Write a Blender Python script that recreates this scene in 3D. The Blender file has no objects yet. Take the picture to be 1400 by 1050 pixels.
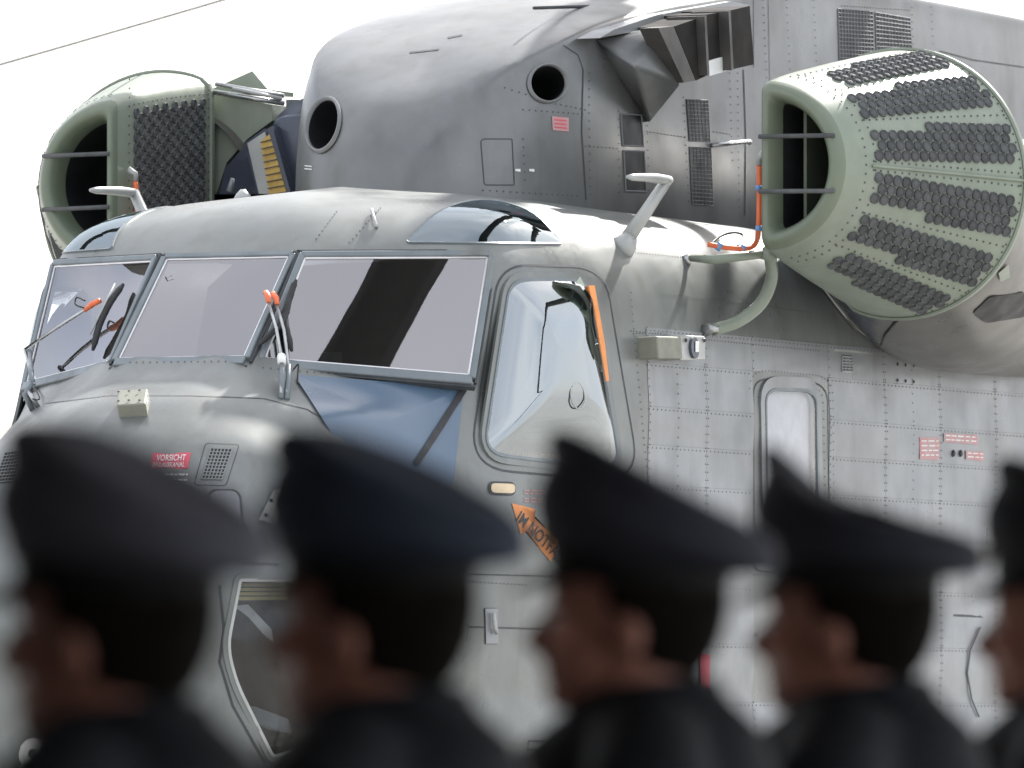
import bpy, bmesh, math, random
from mathutils import Vector, Matrix, noise
from mathutils.bvhtree import BVHTree
random.seed(7)
SC = bpy.context.scene
COL = SC.collection
V = Vector

# ------------------------------------------------------------------ camera
FPX = 13300.0                                  # focal length in pixels of the 1400 px wide photograph
TH, PH = math.radians(24.0), math.atan(458 / FPX)
UPZ = V((0, 0, 1))
HV = V((-math.cos(TH), -math.sin(TH), 0))
RT = V((-math.sin(TH), math.cos(TH), 0))
FW = HV * math.cos(PH) + UPZ * math.sin(PH)
UP = RT.cross(FW)
D0 = 44.3
_r = FW + RT * ((280 - 700) / FPX) + UP * ((525 - 422) / FPX)
CAM = -_r * D0
CAM.z = 1.5
cd = bpy.data.cameras.new('camera')
cam = bpy.data.objects.new('camera', cd)
COL.objects.link(cam)
m = Matrix((RT, UP, -FW)).transposed().to_4x4()
m.translation = CAM
cam.matrix_world = m
cd.sensor_width = 36
cd.lens = FPX / 1400 * 36
cd.clip_start = 0.5
cd.clip_end = 6000
cd.dof.use_dof = True
cd.dof.focus_distance = 44.6
cd.dof.aperture_fstop = cd.lens / 1000 / 0.047
SC.camera = cam

# ------------------------------------------------------------------ sky, sun, exposure
SUN_DIR = (RT * 0.41 + HV * 0.91).normalized() * math.cos(math.radians(40)) + UPZ * math.sin(math.radians(40))
w = bpy.data.worlds.new('World')
SC.world = w
w.use_nodes = True
nt = w.node_tree
bg = nt.nodes['Background']
sky = nt.nodes.new('ShaderNodeTexSky')
sky.sky_type = 'NISHITA'
sky.sun_disc = False
sky.sun_elevation = math.radians(40)
sky.sun_rotation = math.atan2(SUN_DIR.x, SUN_DIR.y)
sky.dust_density = 3.0
sky.air_density = 1.0
tc = nt.nodes.new('ShaderNodeTexCoord')
no = nt.nodes.new('ShaderNodeTexNoise')
no.inputs['Scale'].default_value = 2.2
no.inputs['Detail'].default_value = 5
no.inputs['Distortion'].default_value = 0.6
rp = nt.nodes.new('ShaderNodeValToRGB')
rp.color_ramp.elements[0].position = 0.36
rp.color_ramp.elements[0].color = (0.42, 0.42, 0.42, 1)
rp.color_ramp.elements[1].position = 0.62
rp.color_ramp.elements[1].color = (1, 1, 1, 1)
mx = nt.nodes.new('ShaderNodeMixRGB')
mx.inputs[2].default_value = (6.3, 6.4, 6.7, 1)       # thin bright cloud
nt.links.new(tc.outputs['Generated'], no.inputs['Vector'])
nt.links.new(no.outputs['Fac'], rp.inputs['Fac'])
nt.links.new(rp.outputs['Color'], mx.inputs[0])
nt.links.new(sky.outputs['Color'], mx.inputs[1])
nt.links.new(mx.outputs['Color'], bg.inputs['Color'])
bg.inputs['Strength'].default_value = 0.13
sl = bpy.data.lights.new('sun', 'SUN')
sl.energy = 5.0
sl.angle = math.radians(1.5)
sl.color = (1.0, 0.965, 0.91)
so = bpy.data.objects.new('sun', sl)
COL.objects.link(so)
so.rotation_euler = SUN_DIR.to_track_quat('Z', 'Y').to_euler()
so.location = (0, 0, 40)
SC.view_settings.view_transform = 'Standard'
SC.view_settings.look = 'None'
SC.view_settings.gamma = 1
SC.view_settings.exposure = 1.08
SC.cycles.use_denoising = True
SC.cycles.max_bounces = 10
SC.cycles.transparent_max_bounces = 12

# ------------------------------------------------------------------ helpers
def ray(px, py):
    return (FW + RT * ((px - 700) / FPX) + UP * ((525 - py) / FPX)).normalized()

def proj(p):
    d = V(p) - CAM
    z = d.dot(FW)
    return 700 + FPX * d.dot(RT) / z, 525 - FPX * d.dot(UP) / z

def atY(px, py, y):
    d = ray(px, py)
    return CAM + d * ((y - CAM.y) / d.y)

def atX(px, py, x):
    d = ray(px, py)
    return CAM + d * ((x - CAM.x) / d.x)

def at(px, py, depth):
    d = ray(px, py)
    return CAM + d * (depth / d.dot(FW))

def hit(px, py, bvh, off=0.0):
    d = ray(px, py)
    p, n, i, t = bvh.ray_cast(CAM, d)
    if p is None:
        p, n, i, t = bvh.find_nearest(at(px, py, D0))
    if n.dot(d) > 0:
        n = -n
    return p + n * off, n

def link(name, me, mat=None, parent=None, smooth=True):
    o = bpy.data.objects.new(name, me)
    COL.objects.link(o)
    if mat and not me.materials:
        me.materials.append(mat)
    if parent:
        o.parent = parent
    if smooth:
        for p in me.polygons:
            p.use_smooth = True
    return o

def mesh(name, vs, fs, mat=None, parent=None, smooth=False):
    me = bpy.data.meshes.new(name)
    me.from_pydata([tuple(v) for v in vs], [], fs)
    me.update()
    return link(name, me, mat, parent, smooth)

def bm_obj(name, bm, mat=None, parent=None, smooth=False):
    me = bpy.data.meshes.new(name)
    bm.to_mesh(me)
    bm.free()
    return link(name, me, mat, parent, smooth)

def empty(name, loc=(0, 0, 0)):
    o = bpy.data.objects.new(name, None)
    COL.objects.link(o)
    o.location = loc
    o.empty_display_size = 0.2
    return o

def tag(o, label, cat, group=None):
    o['label'] = label
    o['category'] = cat
    if group:
        o['group'] = group
    return o

def mirror(o, parent=None):
    me = o.data.copy()
    me.transform(Matrix.Diagonal((1, -1, 1, 1)))
    me.flip_normals()
    c = bpy.data.objects.new(o.name.split('.')[0], me)
    COL.objects.link(c)
    c.parent = parent if parent is not None else o.parent
    return c

def cr(p0, p1, p2, p3, t):
    return 0.5 * ((2 * p1) + (p2 - p0) * t + (2 * p0 - 5 * p1 + 4 * p2 - p3) * t * t + (3 * p1 - p0 - 3 * p2 + p3) * t ** 3)

def cr_path(pts, n):
    pts = [V(p) for p in pts]
    e = [pts[0] * 2 - pts[1]] + pts + [pts[-1] * 2 - pts[-2]]
    out = []
    for i in range(len(pts) - 1):
        for k in range(n):
            out.append(cr(e[i], e[i + 1], e[i + 2], e[i + 3], k / n))
    out.append(pts[-1])
    return out

def tube(pts, r, seg=8, caps=True):
    """verts, faces of a swept tube; r a number or list"""
    pts = [V(p) for p in pts]
    vs, fs = [], []
    n = len(pts)
    prev = None
    for i, p in enumerate(pts):
        t = (pts[min(i + 1, n - 1)] - pts[max(i - 1, 0)]).normalized()
        if prev is None:
            a = t.cross(V((0, 0, 1)))
            if a.length < 0.05:
                a = t.cross(V((1, 0, 0)))
        else:
            a = prev - t * prev.dot(t)
        a.normalize()
        prev = a
        b = t.cross(a)
        rr = r[i] if isinstance(r, (list, tuple)) else r
        for k in range(seg):
            g = 2 * math.pi * k / seg
            vs.append(p + (a * math.cos(g) + b * math.sin(g)) * rr)
    for i in range(n - 1):
        for k in range(seg):
            k2 = (k + 1) % seg
            fs.append((i * seg + k, i * seg + k2, (i + 1) * seg + k2, (i + 1) * seg + k))
    if caps:
        fs.append(tuple(range(seg - 1, -1, -1)))
        fs.append(tuple((n - 1) * seg + k for k in range(seg)))
    return vs, fs

def join(*parts):
    vs, fs = [], []
    for v, f in parts:
        o = len(vs)
        vs += list(v)
        fs += [tuple(i + o for i in q) for q in f]
    return vs, fs

def tube_obj(name, pts, r, mat, parent, seg=8, smooth=True):
    vs, fs = tube(pts, r, seg)
    return mesh(name, vs, fs, mat, parent, smooth)

def box_vf(o, u, v, w_):
    """box spanned from corner o by vectors u, v, w"""
    o, u, v, w_ = V(o), V(u), V(v), V(w_)
    vs = [o, o + u, o + u + v, o + v, o + w_, o + u + w_, o + u + v + w_, o + v + w_]
    fs = [(0, 3, 2, 1), (4, 5, 6, 7), (0, 1, 5, 4), (1, 2, 6, 5), (2, 3, 7, 6), (3, 0, 4, 7)]
    return vs, fs

def ell_lo(c, r):
    bm = bmesh.new()
    bmesh.ops.create_icosphere(bm, subdivisions=2, radius=r)
    vs = [v.co + V(c) for v in bm.verts]; fs = [tuple(v.index for v in f.verts) for f in bm.faces]
    bm.free()
    return vs, fs

def fix(o, bevel=0.0, seg=2):
    bm = bmesh.new()
    bm.from_mesh(o.data)
    bmesh.ops.recalc_face_normals(bm, faces=bm.faces)
    if bevel:
        ed = [e for e in bm.edges if len(e.link_faces) == 2 and e.calc_face_angle(0) > 0.5]
        bmesh.ops.bevel(bm, geom=ed, offset=bevel, segments=seg, affect='EDGES', profile=0.5)
    bm.to_mesh(o.data)
    bm.free()
    return o

def tensor(rows, nu, nv, mirror_ends=True):
    """Catmull-Rom tensor surface; rows[r][c]; mirrored over Y about column 0. Returns verts, faces."""
    R = [[V(p) for p in r] for r in rows]
    full = []
    for r in R:
        left = [V((p.x, -p.y, p.z)) for p in r[1:]][::-1]
        full.append(left + r)
    nc = len(full[0])
    my = lambda p: V((p.x, -p.y, p.z))
    if mirror_ends:
        top = [my(p) for p in full[1]]
        bot = [my(p) for p in full[-2]]
    else:
        top = [a * 2 - b for a, b in zip(full[0], full[1])]
        bot = [a * 2 - b for a, b in zip(full[-1], full[-2])]
    E = [top] + full + [bot]
    # rows direction
    dense = []
    nr = len(full)
    for i in range(nr - 1):
        for k in range(nv):
            t = k / nv
            dense.append([cr(E[i][c], E[i + 1][c], E[i + 2][c], E[i + 3][c], t) for c in range(nc)])
    dense.append(full[-1])
    vs, fs = [], []
    for row in dense:
        vs += cr_path(row, nu)
    m_ = (nc - 1) * nu + 1
    for i in range(len(dense) - 1):
        for j in range(m_ - 1):
            fs.append((i * m_ + j, i * m_ + j + 1, (i + 1) * m_ + j + 1, (i + 1) * m_ + j))
    return vs, fs

def bvh_of(vs, fs):
    return BVHTree.FromPolygons([tuple(v) for v in vs], fs)

def round_poly(c, rad, n=6):
    """rounded polygon in pixel space; rad number or list"""
    out = []
    k = len(c)
    for i in range(k):
        p, a, b = V((*c[i], 0)), V((*c[i - 1], 0)), V((*c[(i + 1) % k], 0))
        r = rad[i] if isinstance(rad, (list, tuple)) else rad
        da, db = (a - p), (b - p)
        s = p + da.normalized() * min(r, da.length * .49)
        e = p + db.normalized() * min(r, db.length * .49)
        for j in range(n + 1):
            t = j / n
            q = s * (1 - t) ** 2 + p * 2 * t * (1 - t) + e * t * t
            out.append((q.x, q.y))
    return out

def cut_hole(bm, poly, nrm, near=0.3):
    c = sum(poly, V()) / len(poly)
    R_ = max((p - c).length for p in poly) + 0.12
    planes = []
    k = len(poly)
    for i in range(k):
        e = poly[(i + 1) % k] - poly[i]
        pn = e.cross(nrm).normalized()
        if pn.dot(c - poly[i]) > 0:
            pn = -pn
        planes.append((poly[i].copy(), pn))
    def nearf(f):
        d = f.calc_center_median() - c
        return abs(d.dot(nrm)) < near and (d - nrm * d.dot(nrm)).length < R_
    for co, pn in planes:
        fs = [f for f in bm.faces if nearf(f)]
        g = list({v for f in fs for v in f.verts}) + list({e for f in fs for e in f.edges}) + fs
        bmesh.ops.bisect_plane(bm, geom=g, plane_co=co, plane_no=pn, dist=1e-5)
    dl = [f for f in bm.faces if nearf(f) and all((f.calc_center_median() - co).dot(pn) < 1e-4 for co, pn in planes)]
    bmesh.ops.delete(bm, geom=dl, context='FACES')

def poly3(px, bvh, off=0):
    P = [hit(x, y, bvh, off) for x, y in px]
    n = sum((q[1] for q in P), V()).normalized()
    return [q[0] for q in P], n

def myv(p):
    return V((p.x, -p.y, p.z))

def disc_patch(pts, nrm, bvh=None, off=0.0, bulge=0.0, rings=6, drape=True):
    c = sum(pts, V()) / len(pts)
    vs, fs = [], []
    k = len(pts)
    for r in range(rings):
        s = 1 - r / rings
        for p in pts:
            q = c + (p - c) * s
            if drape and bvh:
                h = bvh.ray_cast(q + nrm * 0.4, -nrm, 0.8)
                if h[0] is not None:
                    q = h[0]
            vs.append(q + nrm * (off + bulge * (1 - s ** 2.2)))
    q = c
    if drape and bvh:
        h = bvh.ray_cast(q + nrm * 0.4, -nrm, 0.8)
        if h[0] is not None:
            q = h[0]
    vs.append(q + nrm * (off + bulge))
    for r in range(rings - 1):
        for i in range(k):
            j = (i + 1) % k
            fs.append((r * k + i, r * k + j, (r + 1) * k + j, (r + 1) * k + i))
    for i in range(k):
        fs.append(((rings - 1) * k + i, (rings - 1) * k + (i + 1) % k, rings * k))
    return vs, fs

def ring_strip(pts, nrm, bvh, w_in, w_out, off, h=None, closed=True):
    """raised strip along a closed 3-D outline: from w_in inside to w_out outside"""
    k = len(pts)
    c = sum(pts, V()) / k
    prof = [(-w_in, -0.004), (-w_in, off), (w_out, off), (w_out, -0.004)] if h is None else h
    vs, fs = [], []
    m_ = len(prof)
    for i, p in enumerate(pts):
        t = (pts[(i + 1) % k] - pts[i - 1]).normalized()
        o = t.cross(nrm).normalized()
        if o.dot(p - c) < 0:
            o = -o
        for a, b in prof:
            vs.append(p + o * a + nrm * b)
    for i in range(k):
        j = (i + 1) % k
        for q in range(m_ - 1):
            fs.append((i * m_ + q, j * m_ + q, j * m_ + q + 1, i * m_ + q + 1))
    return vs, fs

def path_px(pts, bvh, step=6.0, off=0.0):
    out = []
    for i in range(len(pts) - 1):
        a, b = V((*pts[i], 0)), V((*pts[i + 1], 0))
        n = max(1, int((b - a).length / step))
        for k in range(n + (1 if i == len(pts) - 2 else 0)):
            q = a.lerp(b, k / n)
            out.append(hit(q.x, q.y, bvh, off))
    return out

def ribbon(path, width, lift=0.0012):
    vs, fs = [], []
    n = len(path)
    for i, (p, nn) in enumerate(path):
        t = (path[min(i + 1, n - 1)][0] - path[max(i - 1, 0)][0]).normalized()
        s = nn.cross(t).normalized() * width * .5
        vs += [p - s + nn * lift, p + s + nn * lift]
    for i in range(n - 1):
        fs.append((2 * i, 2 * i + 1, 2 * i + 3, 2 * i + 2))
    return vs, fs

def rivet_vf(p, n, r=0.0045, h=0.0018):
    a = n.orthogonal().normalized()
    b = n.cross(a)
    vs = []
    for rr, hh in ((1.0, 0), (0.6, 1)):
        for k in range(6):
            g = k * math.pi / 3
            vs.append(p + (a * math.cos(g) + b * math.sin(g)) * r * rr + n * (h * hh + 0.0006))
    fs = [(k, (k + 1) % 6, 6 + (k + 1) % 6, 6 + k) for k in range(6)] + [tuple(range(6, 12))]
    return vs, fs

def along(path, step):
    """points at equal spacing on a list of (p, n)"""
    out = []
    acc = 0.0
    for i in range(len(path) - 1):
        a, na = path[i]
        b, nb = path[i + 1]
        L = (b - a).length
        if L < 1e-6:
            continue
        s = step - acc if acc else 0.0
        while s < L:
            t = s / L
            out.append((a.lerp(b, t), na.lerp(nb, t).normalized()))
            s += step
        acc = (L - (s - step))
    return out

def text_vf(s, bold=0.0):
    cu = bpy.data.curves.new('t', 'FONT')
    cu.body = s
    cu.offset = bold
    cu.resolution_u = 3
    o = bpy.data.objects.new('t', cu)
    COL.objects.link(o)
    me = bpy.data.meshes.new_from_object(o)
    vs = [v.co.copy() for v in me.vertices]
    fs = [tuple(p.vertices) for p in me.polygons]
    bpy.data.objects.remove(o)
    bpy.data.meshes.remove(me)
    return vs, fs

def text_on(name, s, quad, bvh, off, mat, parent, bold=0.0):
    """text laid on a surface between the pixel corners tl, tr, br, bl"""
    vs, fs = text_vf(s, bold)
    x0, x1 = min(v.x for v in vs), max(v.x for v in vs)
    y0, y1 = min(v.y for v in vs), max(v.y for v in vs)
    tl, tr, br, bl = [V((*q, 0)) for q in quad]
    out = []
    for v in vs:
        a, b = (v.x - x0) / (x1 - x0), (v.y - y0) / (y1 - y0)
        q = (bl.lerp(br, a)).lerp(tl.lerp(tr, a), b)
        out.append(hit(q.x, q.y, bvh, off)[0])
    return mesh(name, out, fs, mat, parent)

def plate_px(name, px, bvh, off, mat, parent, sub=4):
    pts, n = poly3(px, bvh)
    vs, fs = disc_patch(pts, n, bvh, off, 0, sub)
    return mesh(name, vs, fs, mat, parent, True)

# ------------------------------------------------------------------ materials
MATS = {}
def mat(name, col, rough=0.5, metal=0.0, var=0.12, scale=3.0, bump=0.0, bscale=40.0, col2=None, spec=0.5, coat=0.0, stretch=(1, 1, 1), rvar=0.1, objrand=0.0, grime=0.0, lining=None):
    if name in MATS:
        return MATS[name]
    M_ = bpy.data.materials.new(name)
    M_.use_nodes = True
    t = M_.node_tree
    b = t.nodes['Principled BSDF']
    b.inputs['Roughness'].default_value = rough
    b.inputs['Metallic'].default_value = metal
    b.inputs['Specular IOR Level'].default_value = spec
    b.inputs['Coat Weight'].default_value = coat
    b.inputs['Coat Roughness'].default_value = 0.15
    tcn = t.nodes.new('ShaderNodeTexCoord')
    mp = t.nodes.new('ShaderNodeMapping')
    mp.inputs['Scale'].default_value = stretch
    t.links.new(tcn.outputs['Object'], mp.inputs['Vector'])
    n1 = t.nodes.new('ShaderNodeTexNoise')
    n1.inputs['Scale'].default_value = scale
    n1.inputs['Detail'].default_value = 7
    n1.inputs['Roughness'].default_value = 0.62
    t.links.new(mp.outputs['Vector'], n1.inputs['Vector'])
    r = t.nodes.new('ShaderNodeValToRGB')
    c2 = col2 or tuple(c * (1 + var) for c in col)
    c1 = tuple(c * (1 - var) for c in col) if col2 is None else col
    r.color_ramp.elements[0].position = 0.34
    r.color_ramp.elements[1].position = 0.68
    r.color_ramp.elements[0].color = (*c1, 1)
    r.color_ramp.elements[1].color = (*c2, 1)
    t.links.new(n1.outputs['Fac'], r.inputs['Fac'])
    outc = r.outputs['Color']
    if objrand:
        oi = t.nodes.new('ShaderNodeObjectInfo')
        mr = t.nodes.new('ShaderNodeMapRange')
        mr.inputs[3].default_value = 1 - objrand
        mr.inputs[4].default_value = 1 + objrand
        t.links.new(oi.outputs['Random'], mr.inputs[0])
        mm = t.nodes.new('ShaderNodeMixRGB')
        mm.blend_type = 'MULTIPLY'
        mm.inputs[0].default_value = 1
        t.links.new(outc, mm.inputs[1])
        t.links.new(mr.outputs[0], mm.inputs[2])
        outc = mm.outputs[0]
    if grime:
        mp2 = t.nodes.new('ShaderNodeMapping')
        mp2.inputs['Scale'].default_value = (5, 5, 0.7)
        t.links.new(tcn.outputs['Object'], mp2.inputs['Vector'])
        last = outc
        for k_, (vec, sc_, lo, hi, amt) in enumerate(((mp2.outputs['Vector'], 1.6, 0.50, 0.72, grime), (tcn.outputs['Object'], 14.0, 0.45, 0.85, grime * 0.6), (tcn.outputs['Object'], 0.9, 0.42, 0.70, grime * 0.9))):
            ng = t.nodes.new('ShaderNodeTexNoise')
            ng.inputs['Scale'].default_value = sc_
            ng.inputs['Detail'].default_value = 6
            t.links.new(vec, ng.inputs['Vector'])
            mg = t.nodes.new('ShaderNodeMapRange')
            mg.inputs[1].default_value = lo
            mg.inputs[2].default_value = hi
            mg.inputs[4].default_value = amt
            t.links.new(ng.outputs['Fac'], mg.inputs[0])
            xg = t.nodes.new('ShaderNodeMixRGB')
            xg.inputs[2].default_value = (0.10, 0.095, 0.08, 1)
            t.links.new(mg.outputs[0], xg.inputs[0])
            t.links.new(last, xg.inputs[1])
            last = xg.outputs[0]
        outc = last
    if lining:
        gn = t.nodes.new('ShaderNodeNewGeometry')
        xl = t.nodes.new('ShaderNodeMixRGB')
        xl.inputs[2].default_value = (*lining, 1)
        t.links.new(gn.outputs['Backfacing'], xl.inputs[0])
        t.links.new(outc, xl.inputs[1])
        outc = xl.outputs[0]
    t.links.new(outc, b.inputs['Base Color'])
    if rvar:
        n2 = t.nodes.new('ShaderNodeTexNoise')
        n2.inputs['Scale'].default_value = scale * 2.3
        n2.inputs['Detail'].default_value = 4
        t.links.new(mp.outputs['Vector'], n2.inputs['Vector'])
        mr2 = t.nodes.new('ShaderNodeMapRange')
        mr2.inputs[1].default_value = 0.3
        mr2.inputs[2].default_value = 0.7
        mr2.inputs[3].default_value = max(0.02, rough - rvar)
        mr2.inputs[4].default_value = min(1, rough + rvar)
        t.links.new(n2.outputs['Fac'], mr2.inputs[0])
        t.links.new(mr2.outputs[0], b.inputs['Roughness'])
    if bump:
        n3 = t.nodes.new('ShaderNodeTexNoise')
        n3.inputs['Scale'].default_value = bscale
        n3.inputs['Detail'].default_value = 3
        t.links.new(tcn.outputs['Object'], n3.inputs['Vector'])
        bp = t.nodes.new('ShaderNodeBump')
        bp.inputs['Strength'].default_value = bump
        bp.inputs['Distance'].default_value = 0.02
        t.links.new(n3.outputs['Fac'], bp.inputs['Height'])
        t.links.new(bp.outputs['Normal'], b.inputs['Normal'])
    MATS[name] = M_
    return M_

def glass(name, tint, ior, refl_col=(1, 1, 1)):
    M_ = bpy.data.materials.new(name)
    M_.use_nodes = True
    t = M_.node_tree
    t.nodes.clear()
    o = t.nodes.new('ShaderNodeOutputMaterial')
    mixn = t.nodes.new('ShaderNodeMixShader')
    fr = t.nodes.new('ShaderNodeFresnel')
    fr.inputs['IOR'].default_value = ior
    g = t.nodes.new('ShaderNodeBsdfGlossy')
    g.inputs['Roughness'].default_value = 0.015
    g.inputs['Color'].default_value = (*refl_col, 1)
    tr = t.nodes.new('ShaderNodeBsdfTransparent')
    tr.inputs['Color'].default_value = (*tint, 1)
    nz = t.nodes.new('ShaderNodeTexNoise')
    nz.inputs['Scale'].default_value = 2.5
    tcn = t.nodes.new('ShaderNodeTexCoord')
    bp = t.nodes.new('ShaderNodeBump')
    bp.inputs['Strength'].default_value = 0.012
    bp.inputs['Distance'].default_value = 0.03
    t.links.new(tcn.outputs['Object'], nz.inputs['Vector'])
    t.links.new(nz.outputs['Fac'], bp.inputs['Height'])
    t.links.new(bp.outputs['Normal'], g.inputs['Normal'])
    t.links.new(fr.outputs[0], mixn.inputs[0])
    t.links.new(tr.outputs[0], mixn.inputs[1])
    t.links.new(g.outputs[0], mixn.inputs[2])
    t.links.new(mixn.outputs[0], o.inputs['Surface'])
    MATS[name] = M_
    return M_

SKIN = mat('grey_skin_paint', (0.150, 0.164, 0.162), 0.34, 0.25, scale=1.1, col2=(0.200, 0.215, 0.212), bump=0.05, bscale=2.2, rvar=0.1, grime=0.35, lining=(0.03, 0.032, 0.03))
PANEL = mat('grey_panel_paint', (0.215, 0.23, 0.245), 0.36, 0.25, scale=1.6, col2=(0.26, 0.275, 0.29), bump=0.05, bscale=2.6, rvar=0.1, objrand=0.05, grime=0.22)
COWL = mat('blue_grey_cowling_paint', (0.155, 0.163, 0.168), 0.36, 0.35, scale=1.3, col2=(0.21, 0.218, 0.222), bump=0.02, bscale=2.0, rvar=0.1, grime=0.35)
GREEN = mat('olive_green_paint', (0.20, 0.24, 0.185), 0.44, 0.0, scale=2.4, col2=(0.25, 0.285, 0.23), bump=0.03, bscale=14, grime=0.2)
LIPG = mat('olive_lip_paint', (0.125, 0.158, 0.108), 0.42, 0.0, scale=2.0, col2=(0.16, 0.19, 0.138), coat=0.1, grime=0.15)
TUBE = mat('grey_tube_plastic', (0.075, 0.079, 0.082), 0.78, 0.0, scale=9, col2=(0.115, 0.118, 0.12), objrand=0.2, spec=0.25)
DARK = mat('black_rubber', (0.018, 0.019, 0.021), 0.6, 0, var=0.3, scale=6)
SEAM = mat('dark_sealant', (0.045, 0.05, 0.055), 0.6, 0, var=0.25, scale=8)
RIV = mat('dull_rivet', (0.085, 0.09, 0.095), 0.75, 0.0, var=0.3, scale=5)
FRAME = mat('slate_frame_paint', (0.14, 0.165, 0.18), 0.42, 0.2, scale=5, col2=(0.19, 0.215, 0.23))
WHITE = mat('white_seal', (0.72, 0.71, 0.72), 0.5, 0, var=0.08, scale=12)
STEEL = mat('bare_steel', (0.45, 0.46, 0.46), 0.3, 0.9, var=0.15, scale=10)
PROBE = mat('probe_grey_paint', (0.36, 0.37, 0.36), 0.35, 0.1, var=0.1, scale=6)
ORANGE = mat('orange_hose_rubber', (0.72, 0.16, 0.06), 0.45, 0, var=0.12, scale=12)
ORANGEP = mat('orange_paint', (0.75, 0.27, 0.07), 0.5, 0, var=0.1, scale=14)
RED = mat('red_sign_paint', (0.55, 0.075, 0.11), 0.5, 0, var=0.08, scale=20)
PINK = mat('faded_red_stencil', (0.50, 0.20, 0.21), 0.5, 0, col2=(0.40, 0.30, 0.31), scale=9)
BLUE = mat('blue_clamp_plastic', (0.16, 0.32, 0.62), 0.45, 0, var=0.15, scale=10)
OLBOX = mat('drab_box_paint', (0.20, 0.205, 0.165), 0.55, 0, var=0.12, scale=8)
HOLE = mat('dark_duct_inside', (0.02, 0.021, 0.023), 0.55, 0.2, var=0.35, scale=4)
BRASS = mat('brass_gauze', (0.50, 0.34, 0.10), 0.45, 0.4, var=0.2, scale=14)
NAVYF = mat('navy_fairing_paint', (0.05, 0.06, 0.085), 0.32, 0.1, var=0.15, scale=3)
BRONZE = mat('warm_grey_nacelle_paint', (0.10, 0.096, 0.09), 0.34, 0.4, scale=1.4, col2=(0.155, 0.148, 0.138), grime=0.3)
EXH = mat('brushed_dark_metal', (0.06, 0.057, 0.055), 0.55, 0.4, scale=3, col2=(0.11, 0.103, 0.097))
LETTER = mat('white_lettering', (0.75, 0.75, 0.73), 0.5, 0, var=0.06, scale=20)
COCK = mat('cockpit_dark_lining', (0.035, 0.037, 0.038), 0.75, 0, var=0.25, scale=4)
SEATM = mat('seat_fabric', (0.10, 0.105, 0.10), 0.85, 0, var=0.25, scale=12)
CREAM = mat('cream_handle_paint', (0.62, 0.50, 0.33), 0.5, 0, var=0.06, scale=14)
GLASS = glass('windscreen_glass', (0.82, 0.83, 0.85), 3.1, (0.99, 0.97, 1.0))
GLASSB = glass('bubble_window_acrylic', (0.82, 0.87, 0.90), 4.0, (0.90, 0.965, 1.0))
GLASSE = glass('tinted_roof_glass', (0.5, 0.56, 0.62), 2.7, (0.80, 0.92, 1.0))
GLASSC = glass('cabin_window_acrylic', (0.93, 0.95, 0.97), 1.4)
GLASSD = glass('chin_window_acrylic', (0.7, 0.72, 0.74), 1.6)

# ------------------------------------------------------------------ ground, plus added unseen roof, walls and dark floor that keep the soldiers shaded
gm = mat('concrete_apron', (0.27, 0.265, 0.25), 0.8, 0, scale=0.35, col2=(0.36, 0.355, 0.335), bump=0.2, bscale=6)
g = mesh('ground', [(-3000, -3000, 0), (3000, -3000, 0), (3000, 3000, 0), (-3000, 3000, 0)], [(0, 1, 2, 3)], gm)
g['kind'] = 'structure'
shm = mat('dark_shade_cladding', (0.17, 0.163, 0.155), 0.8, 0, var=0.2, scale=1.2)
def shade_slab(name, a0, a1, b0, b1, z0, z1):
    """slab in camera-aligned ground axes: a along the view, b to the right"""
    o = CAM + HV * a0 + RT * b0
    o.z = z0
    vs, fs = box_vf(o, HV * (a1 - a0), RT * (b1 - b0), UPZ * (z1 - z0))
    q = mesh(name, vs, fs, shm)
    fix(q)
    q['kind'] = 'structure'
    return q
shade_slab('added_shade_roof', -9, 17.0, -7, 7, 3.3, 3.5)
shade_slab('added_shade_wall', -9, -8.8, -7, 7, 0, 3.295)
shade_slab('added_shade_wall', -8.79, 16.5, -7, -6.8, 0, 3.295)
shade_slab('added_shade_floor', -8.7, 17.0, -6.7, 6.7, 0.004, 0.03)

# ================================================================== helicopter
HELI = tag(empty('helicopter'), 'large grey transport helicopter with green intake filters, nose turned left', 'helicopter')

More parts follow.
